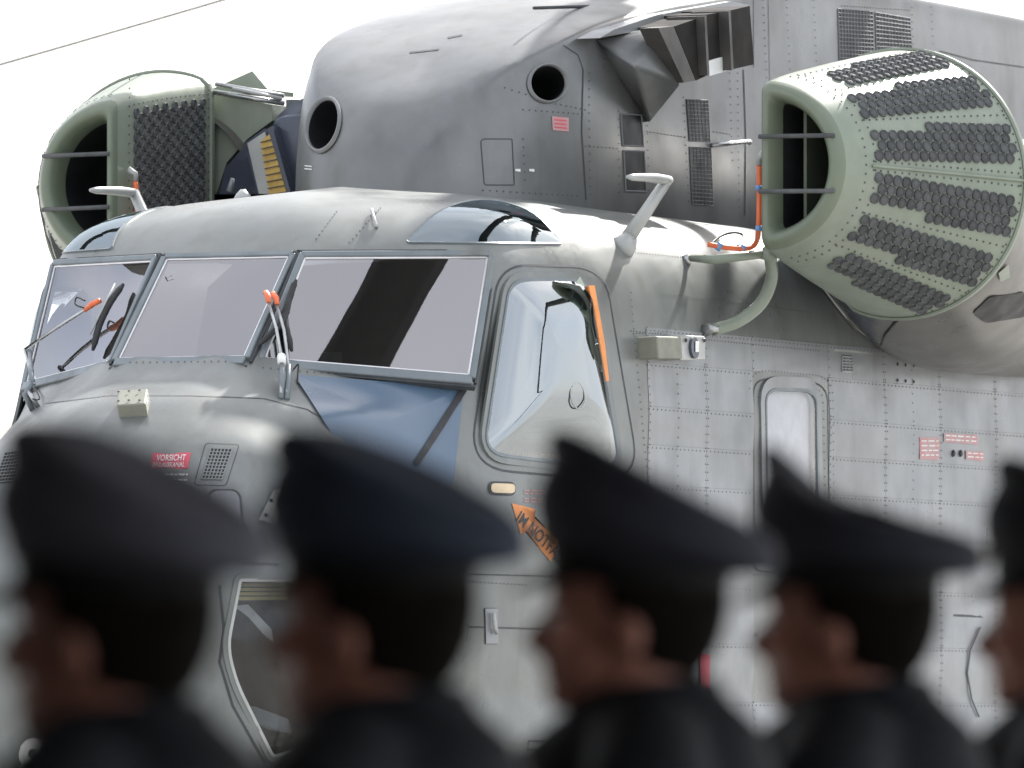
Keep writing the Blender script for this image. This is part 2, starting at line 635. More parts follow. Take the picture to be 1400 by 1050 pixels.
# ------------------------------------------------------------------ fuselage surface
XS = [-3.0, -5.0, -8.0, -11.0]
rows = [
 [(-1.5, 0, 4.0), (-1.55, 0, 4.0), (-1.7, 0, 4.0), (-1.9, 0, 4.0), (-2.15, 0, 4.0), (-2.45, 0, 4.0)] + [(x - .2, 0, 4.0) for x in XS],
 [(-0.72, 0, 3.885), (-0.74, .26, 3.88), (-0.92, .58, 3.882), (-1.17, .86, 3.887), (-1.65, .90, 3.89), (-2.1, .92, 3.895)] + [(x - .1, .92, 3.895) for x in XS],
 [(-0.27, 0, 3.635), (-0.29, .345, 3.635), (-0.50, .73, 3.637), (-0.74, 1.125, 3.633), (-1.25, 1.235, 3.60), (-1.85, 1.285, 3.585)] + [(x, 1.285, 3.585) for x in XS],
 [(0.27, 0, 3.12), (0.25, .345, 3.11), (-0.10, .73, 3.085), (-0.48, 1.125, 3.05), (-1.1, 1.29, 3.05), (-1.8, 1.35, 3.05)] + [(x, 1.35, 3.05) for x in XS],
 [(0.80, 0, 2.90), (0.72, .35, 2.89), (0.35, .78, 2.85), (-0.3, 1.175, 2.75), (-1.05, 1.31, 2.75), (-1.8, 1.35, 2.75)] + [(x, 1.35, 2.75) for x in XS],
 [(1.12, 0, 2.65), (1.06, .37, 2.64), (0.72, .80, 2.6), (-0.05, 1.2, 2.45), (-1.0, 1.33, 2.45), (-1.8, 1.35, 2.45)] + [(x, 1.35, 2.45) for x in XS],
 [(1.36, 0, 2.2), (1.29, .39, 2.2), (0.98, .82, 2.17), (0.2, 1.2, 2.1), (-0.95, 1.34, 2.1), (-1.8, 1.35, 2.1)] + [(x, 1.35, 2.1) for x in XS],
 [(1.42, 0, 1.75), (1.35, .39, 1.75), (1.0, .83, 1.72), (0.2, 1.18, 1.65), (-0.95, 1.32, 1.65), (-1.8, 1.345, 1.65)] + [(x, 1.345, 1.65) for x in XS],
 [(1.2, 0, 1.22), (1.15, .35, 1.22), (0.85, .75, 1.2), (0.1, 1.05, 1.15), (-0.95, 1.2, 1.12), (-1.8, 1.22, 1.1)] + [(x, 1.22, 1.1) for x in XS],
 [(0.5, 0, .92), (0.45, 0, .92), (0.2, 0, .91), (-0.3, 0, .9), (-1.1, 0, .88), (-1.9, 0, .87)] + [(x - .1, 0, .86) for x in XS],
]
FV, FF = tensor(rows, 12, 10)
FB = bvh_of(FV, FF)

# window outlines (pixel corners laid on that surface)
ws_port_px = [(416, 353), (667, 352), (641, 514), (361, 491)]
ws_mid_r = [(396, 352), (335, 489)]
wp, wpn = poly3(ws_port_px, FB)
a_, b_ = hit(*ws_mid_r[0], FB)[0], hit(*ws_mid_r[1], FB)[0]
wm = [myv(a_), a_, b_, myv(b_)]
wmn = (wm[1] - wm[0]).cross(wm[2] - wm[1]).normalized()
if wmn.x < 0: wmn = -wmn
wpn = (wp[2] - wp[0]).cross(wp[3] - wp[1]).normalized()
if wpn.x < 0: wpn = -wpn
wpc = sum(wp, V()) / 4 + wpn * 0.03
wp = [CAM + ray(*q) * ((wpc - CAM).dot(wpn) / ray(*q).dot(wpn)) for q in ws_port_px]     # one flat pane
wst = [V(p) for p in ((-.686, -1.105, 3.609), (-.25, -.382, 3.601), (.185, -.387, 3.125), (-.436, -1.122, 3.059))]
wstn = (wst[2] - wst[0]).cross(wst[3] - wst[1]).normalized()
if wstn.x < 0: wstn = -wstn
side_px = round_poly([(694, 381), (806, 381), (848, 646), (657, 622)], [26, 34, 40, 34], 7)
sw, swn = poly3(side_px, FB)
brow_px = round_poly([(557, 331), (600, 287), (662, 270), (730, 288), (766, 333)], [3, 30, 40, 40, 3], 5)
def dense_px(px, step=9):
    out = []
    for i in range(len(px)):
        a, b = V((*px[i], 0)), V((*px[(i + 1) % len(px)], 0))
        k = max(1, int((b - a).length / step))
        out += [tuple(a.lerp(b, j / k))[:2] for j in range(k)]
    return out
brow_px = dense_px(brow_px)
br, brn = poly3(brow_px, FB)
chin_px = round_poly([(327, 792), (470, 792), (470, 900), (420, 1020), (372, 1036), (322, 935), (309, 885)], [4, 10, 10, 12, 8, 22, 22], 4)
ch, chn = poly3(chin_px, FB)
cab_px = round_poly([(1044, 531), (1114, 533), (1117, 700), (1047, 694)], 20, 6)
cb, cbn = poly3(cab_px, FB)

bm = bmesh.new()
vl = [bm.verts.new(v) for v in FV]
for f in FF:
    try:
        bm.faces.new([vl[i] for i in f])
    except ValueError:
        pass
bmesh.ops.remove_doubles(bm, verts=bm.verts, dist=0.0008)
bmesh.ops.recalc_face_normals(bm, faces=bm.faces)
for poly, n in ((wm, wmn), (wp, wpn), (sw, swn), (ch, chn), (cb, cbn)):
    cut_hole(bm, poly, n)
    if poly is wp:
        cut_hole(bm, wst, wstn)
    elif poly is not wm:
        cut_hole(bm, [myv(p) for p in poly], V((n.x, -n.y, n.z)))
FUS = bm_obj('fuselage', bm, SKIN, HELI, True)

# ------------------------------------------------------------------ windscreens
def lerp2(c, u, v):
    return (c[0].lerp(c[1], u)).lerp(c[3].lerp(c[2], u), v)

def face_out(o, n):
    o.data.update()
    if sum((p.normal * p.area for p in o.data.polygons), V()).dot(n) < 0:
        o.data.flip_normals()
    return o

def windscreen(c, n, bottom=0.05):
    vs, fs = [], []
    N = 10
    for j in range(N + 1):
        for i in range(N + 1):
            u, v = i / N, j / N
            vs.append(lerp2(c, u, v) + n * (0.004 + 0.0008 * (1 - (2 * u - 1) ** 2) * (1 - (2 * v - 1) ** 2)))
    for j in range(N):
        for i in range(N):
            k = j * (N + 1) + i
            fs.append((k, k + 1, k + N + 2, k + N + 1))
    P = mesh('windscreen_pane', vs, fs, GLASS, HELI, True)
    face_out(P, n)
    cen = sum(c, V()) / 4
    for i in range(4):
        p, q = c[i], c[(i + 1) % 4]
        t = (q - p).normalized()
        o = t.cross(n).normalized()
        if o.dot(p - cen) < 0: o = -o
        wd = bottom if i == 2 else 0.028
        # outer frame bar
        e = 0.012
        vs, fs = box_vf(p - t * e + o * 0.002 - n * 0.03, (q - p) + t * 2 * e, o * wd, n * (0.048))
        fix(mesh('window_frame', vs, fs, FRAME, P), 0.004, 1)
        vs, fs = box_vf(p - t * 0.03 + o * (wd + 0.002) - n * 0.03, (q - p) + t * 0.06, o * 0.012, n * 0.034)
        fix(mesh('frame_gasket', vs, fs, SEAM, P))
        # inner light seal
        vs, fs = box_vf(p + o * 0.001 - n * 0.004, (q - p), -o * 0.008, n * 0.012)
        fix(mesh('window_seal', vs, fs, WHITE, P))
    return P
windscreen(wm, wmn)
windscreen(wp, wpn, 0.045)
windscreen(wst, wstn, 0.045)

# ------------------------------------------------------------------ side, eyebrow, chin and cabin windows
def window(name, pts, n, m, bulge, frame, bvh=FB):
    vs, fs = disc_patch(pts, n, bvh, 0.006, bulge, 9)
    P = face_out(mesh(name, vs, fs, m, HELI, True), n)
    Q = mirror(P)
    for nm, a, b, c, mm in frame:
        vs, fs = ring_strip(pts, n, bvh, a, b, c)
        o = fix(mesh(nm, vs, fs, mm, P, False))
        mirror(o, Q)
    return P, Q
swin, swin2 = window('side_window', sw, swn, GLASSB, 0.10, [('window_frame', 0.012, 0.03, 0.010, SKIN), ('window_seal', 0.016, 0.0, 0.014, FRAME)])
brow, brow2 = window('eyebrow_window', br, brn, GLASSE, 0.006, [('window_frame', 0.002, 0.010, 0.006, FRAME)])
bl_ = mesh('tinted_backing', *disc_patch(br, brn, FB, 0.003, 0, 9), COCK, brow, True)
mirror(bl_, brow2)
chin, chin2 = window('chin_window', ch, chn, GLASSD, 0.02, [('window_frame', 0.006, 0.026, 0.008, SKIN), ('window_seal', 0.010, 0.004, 0.011, PROBE)])
cab, cab2 = window('cabin_window', cb, cbn, GLASSC, 0.012, [('window_frame', 0.002, 0.06, 0.010, PANEL), ('window_seal', 0.012, 0.004, 0.013, FRAME)])
vs, fs = disc_patch(cb, cbn, FB, -0.03, 0, 3)
bl_ = mesh('sky_white_plate', vs, fs, WHITE, cab, True)  # added white plate, painting the bright sky seen in the cabin window
mirror(bl_, cab2)
# outer outline of the jettisonable side window panel
so_px = round_poly([(683, 362), (826, 365), (876, 660), (640, 640)], [40, 46, 60, 60], 8)
def seam_px(px, bvh, parent, width=0.007, closed=False, m=SEAM, name='panel_seam'):
    if closed:
        px = list(px) + [px[0]]
    vs, fs = ribbon(path_px(px, bvh, 7), width, 0.0022)
    return mesh(name, vs, fs, m, parent)
seam_px(so_px, FB, FUS, 0.010, True)

# ------------------------------------------------------------------ cockpit interior
bp_ = [(-1.2, 1.2), (1.2, 1.2), (1.22, 3.0), (1.1, 3.58), (.8, 3.82), (-.8, 3.82), (-1.1, 3.58), (-1.22, 3.0)]
bulk = mesh('cockpit_bulkhead', [(-2.35, y, z) for y, z in bp_] + [(-2.31, y, z) for y, z in bp_], [tuple(range(8)), tuple(range(15, 7, -1))] + [(i, (i + 1) % 8, 8 + (i + 1) % 8, 8 + i) for i in range(8)], COCK, HELI)
fix(bulk)
flo = mesh('cockpit_floor', *box_vf((-2.3, -0.75, 1.45), (3.0, 0, 0), (0, 1.5, 0), (0, 0, 0.04)), COCK, HELI); fix(flo)
ip = mesh('instrument_panel', *box_vf((-0.15, -0.62, 2.45), (0.28, 0, 0.05), (0, 1.24, 0), (-0.05, 0, 0.42)), COCK, HELI); fix(ip, 0.02)
oc = mesh('overhead_console', *box_vf((-1.3, -0.22, 3.62), (0.75, 0, -0.02), (0, 0.44, 0), (0, 0, 0.16)), COCK, HELI); fix(oc, 0.02)
sbp = hit(476, 484, FB)[0] - wpn * 0.12
sbc = mesh('standby_compass', *box_vf(sbp, (.07, -.05, 0), (-.06, -.08, 0), (0, 0, .07)), SEATM, HELI); fix(sbc, .008)
mesh('compass_lens', *ell_lo(sbp + V((.02, -.05, .045)), .018), PROBE, sbc, True)
def seat(y):
    s = mesh('pilot_seat', *box_vf((-1.35, y - .24, 2.05), (0.5, 0, 0), (0, .48, 0), (0, 0, .14)), SEATM, HELI)
    fix(s, 0.03)
    b = mesh('backrest', *box_vf((-1.5, y - .24, 2.1), (0.14, 0, 0), (0, .48, 0), (-.14, 0, .85)), SEATM, s); fix(b, 0.035)
    h = mesh('headrest', *box_vf((-1.63, y - .13, 2.98), (0.10, 0, 0), (0, .26, 0), (-.03, 0, .2)), SEATM, s); fix(h, 0.03)
    l = mesh('seat_base', *box_vf((-1.28, y - .17, 1.5), (0.36, 0, 0), (0, .34, 0), (0, 0, .55)), COCK, s); fix(l, 0.01)
seat(0.58); seat(-0.58)
# door pillar lining with the orange emergency strip behind the bubble window
def strip_in(px, inset, m, name, par, wd):
    pa = [(hit(x, y, FB)[0] - hit(x, y, FB)[1] * inset, hit(x, y, FB)[1]) for x, y in px]
    vs, fs = ribbon(pa, wd, 0)
    o = mesh(name, vs, fs, m, par)
    sm = o.modifiers.new('s', 'SOLIDIFY'); sm.thickness = 0.012
    return o
LIN = mat('pale_green_lining', (0.26, 0.30, 0.25), 0.6, 0, var=0.1, scale=6)
strip_in([(803, 392), (810, 430), (817, 470), (823, 522)], -0.012, ORANGEP, 'release_strip', swin, 0.055)
strip_in([(782, 390), (800, 430), (812, 480), (818, 520)], -0.004, LIN, 'pillar_lining', swin, 0.16)
strip_in([(775, 425), (740, 500), (700, 565), (668, 605)], 0.0, LIN, 'inner_brace', swin, 0.06)
for k in range(9):
    x = 698 + k * 8
    plate_px('orange_stencil', [(x, 616 + k * .6), (x + 6.5, 616.5 + k * .6), (x + 6.5, 622 + k * .6), (x, 621.5 + k * .6)], FB, 0.001, ORANGEP, swin, 1)
# vent disc in the bubble
vc, vn = hit(765, 545, FB)
vc = vc + vn * 0.1
a1 = vn.orthogonal().normalized(); b1 = vn.cross(a1)
tube_obj('vent_ring', [vc + (a1 * math.cos(k * math.pi / 12) + b1 * math.sin(k * math.pi / 12)) * 0.06 for k in range(25)], 0.004, PROBE, swin, 5)

# ------------------------------------------------------------------ skin panels on the port side
def side_pt(x, z):
    h = FB.ray_cast(V((x, 4, z)), V((0, -1, 0)))
    return h[0], h[1] if h[1].y > 0 else -h[1]
colpx = [886, 966, 1030, 1134, 1211, 1286, 1362, 1440]
PX = [hit(x, 600, FB)[0].x for x in colpx]
PZ = [hit(966, y, FB)[0].z for y in (455, 502, 561, 613, 667, 722, 800, 880, 960, 1045)]
def skin_panel(x0, x1, z0, z1):
    gp = 0.0010
    x0, x1, z0, z1 = x0 - gp, x1 + gp, z0 - gp, z1 + gp
    nu, nv = 10, 9
    vs, fs = [], []
    sd = random.uniform(0, 50)
    am = random.uniform(-0.0016, 0.0022)
    for j in range(nv + 1):
        for i in range(nu + 1):
            u, v = i / nu, j / nv
            p, n = side_pt(x0 + (x1 - x0) * u, z0 + (z1 - z0) * v)
            pil = math.sin(math.pi * u) * math.sin(math.pi * v)
            vs.append(p + n * (0.0024 + am * pil + 0.0024 * pil * noise.noise(V((u * 3 + sd, v * 3, 0)))))
    W_ = nu + 1
    for j in range(nv):
        for i in range(nu):
            k = j * W_ + i
            fs.append((k, k + 1, k + W_ + 1, k + W_))
    # thin edge, with vertices of its own so that the sheet keeps its flat shading
    loop = [i for i in range(nu + 1)] + [j * W_ + nu for j in range(1, nv + 1)] + [nv * W_ + i for i in range(nu - 1, -1, -1)] + [j * W_ for j in range(nv - 1, 0, -1)]
    b0_ = len(vs)
    for q in loop:
        vs += [vs[q].copy(), vs[q] - V((0, 0.0022, 0))]
    K = len(loop)
    for i in range(K):
        j = (i + 1) % K
        fs.append((b0_ + 2 * i, b0_ + 2 * i + 1, b0_ + 2 * j + 1, b0_ + 2 * j))
    return mesh('skin_panel', vs, fs, PANEL, FUS, True)
rv = []
def rivets_between(pts, step=0.033, r=0.0042):
    r = min(r, 0.0042)
    step *= 1.15
    for p, n in along(pts, step):
        rv.append(rivet_vf(p + n * 0.0022, n, r))
for ci in range(len(PX) - 1):
    for ri in range(len(PZ) - 1):
        if ci == 2 and 1 <= ri <= 7:
            continue
        x0, x1, z0, z1 = PX[ci], PX[ci + 1], PZ[ri], PZ[ri + 1]
        skin_panel(x0, x1, z0, z1)
        e = 0.014
        L = lambda A, B: [side_pt(A[0] + (B[0] - A[0]) * t / 6, A[1] + (B[1] - A[1]) * t / 6) for t in range(7)]
        rivets_between(L((x0, z0 - e), (x1, z0 - e)), 0.042)
        rivets_between(L((x0 - e, z0), (x0 - e, z1)), 0.033)
        if ci in (0, 3, 4, 5):
            rivets_between(L((x1 + e, z0), (x1 + e, z1)), 0.033)
        if ci in (0, 4) :
            rivets_between(L(((x0 + x1) / 2, z0), ((x0 + x1) / 2, z1)), 0.04)
# emergency hatch round the cabin window
hat_px = round_poly([(1030, 517), (1131, 524), (1135, 790), (1031, 780)], [22, 26, 10, 10], 6)
seam_px(hat_px, FB, FUS, 0.008, True)
pth = path_px(round_poly([(1037, 523), (1125, 530), (1129, 785), (1038, 776)], 20, 6), FB, 6)
rivets_between(pth, 0.035, 0.004)
rivets_between(path_px(round_poly([(1024, 505), (1138, 515), (1140, 790), (1025, 785)], [26, 26, 4, 4], 6), FB, 6), 0.035, 0.004)
rivets_between(path_px([(862, 400), (868, 470), (880, 600), (886, 660)], FB, 6), 0.03)
rivets_between(path_px([(862, 452), (960, 464), (1120, 480)], FB, 6), 0.03)
rivets_between(path_px([(905, 402), (1000, 412), (1110, 428)], FB, 6), 0.03)
rivets_between(path_px([(860, 345), (930, 352), (1000, 362)], FB, 6), 0.03)
rivets_between(path_px([(170, 496), (335, 494)], FB, 6), 0.03, 0.004)
rivets_between(path_px([(360, 503), (500, 515), (640, 528)], FB, 6), 0.03, 0.004)
rivets_between(path_px([(460, 290), (430, 330)], FB, 6), 0.03, 0.004)
rivets_between(path_px([(520, 285), (475, 335)], FB, 6), 0.03, 0.004)
rivets_between(path_px([(640, 795), (720, 800)], FB, 6), 0.03, 0.004)
# nose seams
seam_px([(62, 552), (150, 541), (260, 541), (360, 545), (420, 560), (470, 590), (500, 620)], FB, FUS, 0.007)
seam_px([(130, 345), (160, 305), (190, 287)], FB, FUS, 0.006)
seam_px([(640, 785), (760, 788)], FB, FUS, 0.006)
seam_px([(640, 857), (740, 860), (900, 862), (1035, 868)], FB, FUS, 0.008)
seam_px([(1280, 840), (1400, 846)], FB, FUS, 0.012)

# ------------------------------------------------------------------ cowling above the roof
dog = [
 [(-2.3, 0, 4.62), (-2.38, 0, 4.66), (-2.6, 0, 4.76), (-2.9, 0, 4.87), (-3.35, 0, 4.99), (-4.3, 0, 5.14), (-6, 0, 5.3), (-10, 0, 5.3)],
 [(-1.96, 0, 4.43), (-2.03, .19, 4.46), (-2.28, .42, 4.63), (-2.66, .57, 4.78), (-3.18, .63, 4.91), (-4.22, .66, 5.07), (-6, .68, 5.24), (-10, .68, 5.24)],
 [(-1.80, 0, 4.24), (-1.87, .22, 4.27), (-2.14, .48, 4.46), (-2.54, .65, 4.63), (-3.12, .72, 4.77), (-4.2, .76, 4.93), (-6, .78, 5.1), (-10, .78, 5.1)],
 [(-1.73, 0, 4.02), (-1.80, .23, 4.04), (-2.08, .505, 4.15), (-2.5, .685, 4.26), (-3.1, .755, 4.34), (-4.2, .79, 4.4), (-6, .81, 4.5), (-10, .81, 4.5)],
 [(-1.71, 0, 3.76), (-1.78, .23, 3.76), (-2.06, .51, 3.76), (-2.5, .69, 3.76), (-3.1, .76, 3.76), (-4.2, .8, 3.76), (-6, .82, 3.76), (-10, .82, 3.76)],
]
DV, DF = tensor(dog, 12, 8, False)
DB = bvh_of(DV, DF)
bm = bmesh.new()
vl = [bm.verts.new(v) for v in DV]
for f in DF:
    bm.faces.new([vl[i] for i in f])
bmesh.ops.remove_doubles(bm, verts=bm.verts, dist=0.0008)
bmesh.ops.recalc_face_normals(bm, faces=bm.faces)
COWLO = None
def circ_px(cx, cy, rx, ry, tilt=0, n=28):
    c, s = math.cos(math.radians(tilt)), math.sin(math.radians(tilt))
    return [(cx + rx * math.cos(t) * c - ry * math.sin(t) * s, cy + rx * math.cos(t) * s + ry * math.sin(t) * c) for t in [2 * math.pi * k / n for k in range(n)]]
holes = []
for spec in ((443, 171, 21, 36, 14), (748, 114, 25, 25, 0)):
    pts, n = poly3(circ_px(*spec), DB)
    cut_hole(bm, pts, n, 0.2)
    holes.append((pts, n))
COWLO = bm_obj('cowling', bm, COWL, HELI, True)
for pts, n in holes:
    # pipe stub behind the hole, with rolled rim
    k = len(pts)
    c = sum(pts, V()) / k
    vs, fs = [], []
    inw = (-n * 0.75 + V((-1, 0, 0)) * 0.5).normalized()
    prof = [(1.12, 0.004), (1.06, 0.016), (0.99, 0.016), (0.95, 0.0), (0.93, -0.05), (0.93, -0.5)]
    for s, d in prof:
        for p in pts:
            q = c + (p - c) * s
            vs.append(q + (n * d if d > -0.02 else -inw * d))
    for r in range(len(prof) - 1):
        for i in range(k):
            j = (i + 1) % k
            fs.append((r * k + i, r * k + j, (r + 1) * k + j, (r + 1) * k + i))
    fs.append(tuple((len(prof) - 1) * k + i for i in range(k)))
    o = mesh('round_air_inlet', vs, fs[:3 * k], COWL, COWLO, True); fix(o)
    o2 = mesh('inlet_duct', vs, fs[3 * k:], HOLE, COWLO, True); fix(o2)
seam_px([(797, 95), (795, 180), (801, 273)], DB, COWLO, 0.010)
seam_px([(770, 62), (790, 75), (797, 95)], DB, COWLO, 0.006)
seam_px(round_poly([(657, 190), (700, 190), (703, 253), (662, 253)], [6, 2, 2, 4], 3), DB, COWLO, 0.005, True)
seam_px([(1016, 95), (1019, 180), (1018, 295)], DB, COWLO, 0.014)
seam_px([(1030, 0), (1030, 92)], DB, COWLO, 0.006)
seam_px([(1050, 0), (1052, 110)], DB, COWLO, 0.005)
seam_px([(1285, 70), (1330, 82), (1400, 92)], DB, COWLO, 0.008)
for px in ([(805, 100), (806, 270)], [(825, 60), (826, 95)], [(845, 152), (846, 268)], [(884, 172), (887, 262)], [(715, 150), (800, 156)], [(800, 200), (845, 203)], [(884, 180), (938, 188)],
           [(934, 133), (941, 284)], [(975, 180), (998, 184)], [(997, 100), (1001, 225)], [(1008, 100), (1010, 290)], [(1043, 0), (1048, 110)], [(1075, 0), (1080, 100)], [(1112, 0), (1116, 90)], [(1246, 0), (1248, 65)], [(1272, 0), (1276, 66)], [(1150, 8), (1245, 14)],
           [(690, 120), (760, 142), (800, 150)], [(715, 190), (718, 250)], [(660, 260), (790, 268)]):
    pts = path_px(px, DB, 6)
    rivets_between(pts, 0.034, 0.0045)
seam_px([(560, 72), (600, 68)], DB, COWLO, 0.02)
seam_px([(612, 52), (632, 48)], DB, COWLO, 0.03)
# cap strip along the cowling foot
pts = path_px([(640, 262), (800, 277), (900, 287), (1040, 302)], DB, 8)

def grille(px, bvh, parent, nx, ny, name='grille', bar=0.0045, m=SEAM, back=HOLE):
    """mesh grille in a pixel quad tl,tr,br,bl: dark backing plus crossed bars"""
    q = [V((*p, 0)) for p in px]
    def P(u, v, off):
        s = (q[0].lerp(q[1], u)).lerp(q[3].lerp(q[2], u), v)
        return hit(s.x, s.y, bvh, off)
    vs, fs = [], []
    N = 4
    for j in range(N + 1):
        for i in range(N + 1):
            vs.append(P(i / N, j / N, 0.0025)[0])
    for j in range(N):
        for i in range(N):
            k = j * (N + 1) + i
            fs.append((k, k + 1, k + N + 2, k + N + 1))
    B = mesh(name, vs, fs, back, parent)
    parts = []
    for i in range(nx + 1):
        a = [P(i / nx, t / 4, 0.0035)[0] for t in range(5)]
        parts.append(tube(a, bar, 4))
    for j in range(ny + 1):
        a = [P(t / 4, j / ny, 0.004)[0] for t in range(5)]
        parts.append(tube(a, bar, 4))
    parts_v, parts_f = join(*parts)
    o = mesh('grille_bars', parts_v, parts_f, m, B)
    fr = [P(0, 0, .004), P(1, 0, .004), P(1, 1, .004), P(0, 1, .004)]
    return B
LG = mat('light_grille_wire', (0.20, 0.21, 0.22), 0.7, 0.0, var=0.1, scale=8, spec=0.2)
grille([(848, 156), (876, 157), (879, 200), (851, 199)], DB, COWLO, 1, 1, 'vent_panel', 0.004, LG)
grille([(852, 206), (880, 207), (883, 262), (855, 261)], DB, COWLO, 1, 1, 'vent_panel', 0.004, LG)
grille([(938, 136), (967, 137), (970, 194), (942, 193)], DB, COWLO, 6, 11, bar=0.0020, m=LG)
grille([(942, 201), (971, 202), (974, 281), (946, 279)], DB, COWLO, 6, 15, bar=0.0020, m=LG)
grille([(1145, 12), (1192, 16), (1194, 92), (1147, 90)], DB, COWLO, 11, 14, bar=0.0026, m=LG)
grille([(1196, 17), (1243, 25), (1247, 92), (1198, 92)], DB, COWLO, 11, 13, bar=0.0026, m=LG)
# warning stencil
plate_px('warning_stencil', [(754, 159), (777, 161), (777, 180), (755, 178)], DB, 0.003, PINK, COWLO)
for k in range(3):
    plate_px('stencil_line', [(757, 163 + k * 5), (774, 164.5 + k * 5), (774, 166 + k * 5), (757, 164.5 + k * 5)], DB, 0.0045, RED, COWLO, 1)
# two tiny white marks and the front mark
for x in (704, 723):
    plate_px('white_mark', [(x, 231), (x + 7, 231), (x + 7, 235), (x, 234)], DB, 0.003, LETTER, COWLO, 1)
for y in (226, 230):
    plate_px('white_mark', [(417, y), (427, y + 1), (427, y + 2.4), (417, y + 1.4)], DB, 0.003, LETTER, COWLO, 1)
# grab handle
h0, hn = hit(972, 199, DB)
h1, _ = hit(1008, 197, DB)
tube_obj('grab_handle', cr_path([h0, h0 + hn * .06 + V((-.06, 0, 0.01)), h1 + V((.02, 0.07, 0.01)), h1 + V((0, .06, 0))], 5), 0.011, STEEL, COWLO)

# ------------------------------------------------------------------ exhaust scoop and louvre boxes on the cowling shoulder
def Yp(x, y, Y):
    return atY(x, y, Y)
A = Yp(815, 54, .70); Bq = Yp(905, 37, .92); Cq = Yp(934, 114, .98); Dq = Yp(889, 169, .80); E = Yp(846, 104, .74); Mid = Yp(868, 92, .90)
Ai = V((A.x, .55, A.z)); Bi = V((Bq.x - .3, .6, Bq.z)); Ci = V((Cq.x - .1, .6, Cq.z)); Di = V((Dq.x, .6, Dq.z))
vs = [A, Bq, Cq, Dq, E, Mid, Bi, Ci, Di, Ai]
fs = [(0, 1, 5), (1, 2, 5), (2, 3, 5), (3, 4, 5), (4, 0, 5), (1, 0, 9, 6), (2, 1, 6, 7), (3, 2, 7, 8)]
o = mesh('exhaust_scoop', vs, fs, COWL, COWLO); fix(o, 0.02, 3)
for p in o.data.polygons: p.use_smooth = True
rivets_between([(Yp(x, y, .745), V((0, 1, 0))) for x, y in ((826, 70), (840, 100), (862, 135), (888, 172), (905, 160), (930, 122))], 0.03, 0.005)
def slab_px(name, q, Y, t, m, parent):
    """plate whose outer face is the pixel quad at lateral distance Y, t thick inwards"""
    P = [Yp(x, y, Y) for x, y in q]
    k = len(P)
    I = [p - V((0, t, 0)) for p in P]
    fs = [tuple(range(k)), tuple(range(2 * k - 1, k - 1, -1))] + [(i, k + i, k + (i + 1) % k, (i + 1) % k) for i in range(k)]
    o = mesh(name, P + I, fs, m, parent)
    return fix(o)
slab_px('louvre_cheek', [(900, 38), (921, 36), (951, 110), (935, 113)], 1.0, 0.10, EXH, COWLO)
LD = mat('black_louvre', (0.012, 0.012, 0.013), 0.8, 0.0, scale=3, col2=(0.04, 0.036, 0.032), spec=0.15)  # near-black, mottled with a slightly lighter warm tone
slab_px('louvre_box', [(922, 36), (963, 22), (967, 103), (952, 110)], 0.99, 0.25, LD, COWLO)
slab_px('louvre_box', [(965, 20), (997, 15), (1000, 74), (968, 83)], 1.02, 0.27, LD, COWLO)
slab_px('louvre_box', [(999, 14), (1025, 8), (1031, 88), (1001, 95)], 1.06, 0.30, LD, COWLO)
slab_px('louvre_divider', [(963, 22), (966, 21.5), (970, 102), (967, 103)], 1.035, 0.20, EXH, COWLO)
slab_px('louvre_divider', [(996, 15), (999, 14.5), (1003, 95), (1000, 96)], 1.075, 0.20, EXH, COWLO)
slab_px('pale_plate', [(968.5, 83.5), (1000, 74.5), (1001, 95), (970, 104)], 1.03, 0.02, LETTER, COWLO)
# top lids of the louvres, catching the sun
slab_px('louvre_lid', [(820, 52), (905, 36), (962, 20), (1026, 7), (1000, 2), (900, 20), (840, 40)], 0.80, 0.12, PANEL, COWLO)
tube_obj('lid_edge', [Yp(x, y, .62) for x, y in ((843, 35), (880, 26), (920, 13), (950, 9))], 0.011, SEAM, COWLO)
tube_obj('lid_edge', [Yp(x, y, .45) for x, y in ((730, 11), (860, 7), (985, 3), (998, 6))], 0.008, SEAM, COWLO)

# ------------------------------------------------------------------ intake filters
XF, XR = -2.51, -3.58
FLAT = 1.70
def d_out(yc, r, zc, flat, n=72, sm=2):
    a = math.acos(max(-1, min(1, (flat - yc) / r)))
    arc = [V((0, yc + r * math.cos(t), zc + r * math.sin(t))) for t in [a - 2 * a * k / 200 for k in range(201)]]
    fl = [arc[-1].lerp(arc[0], k / 100) for k in range(1, 100)]
    P = arc + fl
    # arc-length resample
    L = [0]
    for i in range(len(P)):
        L.append(L[-1] + (P[(i + 1) % len(P)] - P[i]).length)
    out = []
    j = 0
    for k in range(n):
        s = L[-1] * k / n
        while L[j + 1] < s: j += 1
        out.append(P[j].lerp(P[(j + 1) % len(P)], (s - L[j]) / (L[j + 1] - L[j])))
    for _ in range(sm):
        out = [(out[i - 1] + out[i] * 2 + out[(i + 1) % n]) / 4 for i in range(n)]
    return out
def barrel(s):
    """centre y, z and radius at s (0 front .. 1 rear)"""
    k = s ** 0.92
    return 1.72 + 0.257 * k, 4.112 - 0.04 * s, 0.402 + 0.246 * k
def loft(secs, xs, close_last=False):
    n = len(secs[0])
    vs, fs = [], []
    for s, x in zip(secs, xs):
        for p in s:
            vs.append(V((x, p.y, p.z)))
    for r in range(len(secs) - 1):
        for i in range(n):
            j = (i + 1) % n
            fs.append((r * n + i, r * n + j, (r + 1) * n + j, (r + 1) * n + i))
    if close_last:
        fs.append(tuple((len(secs) - 1) * n + i for i in range(n)))
    return vs, fs
yc, zc, r0 = barrel(0)
secs, xs = [], []
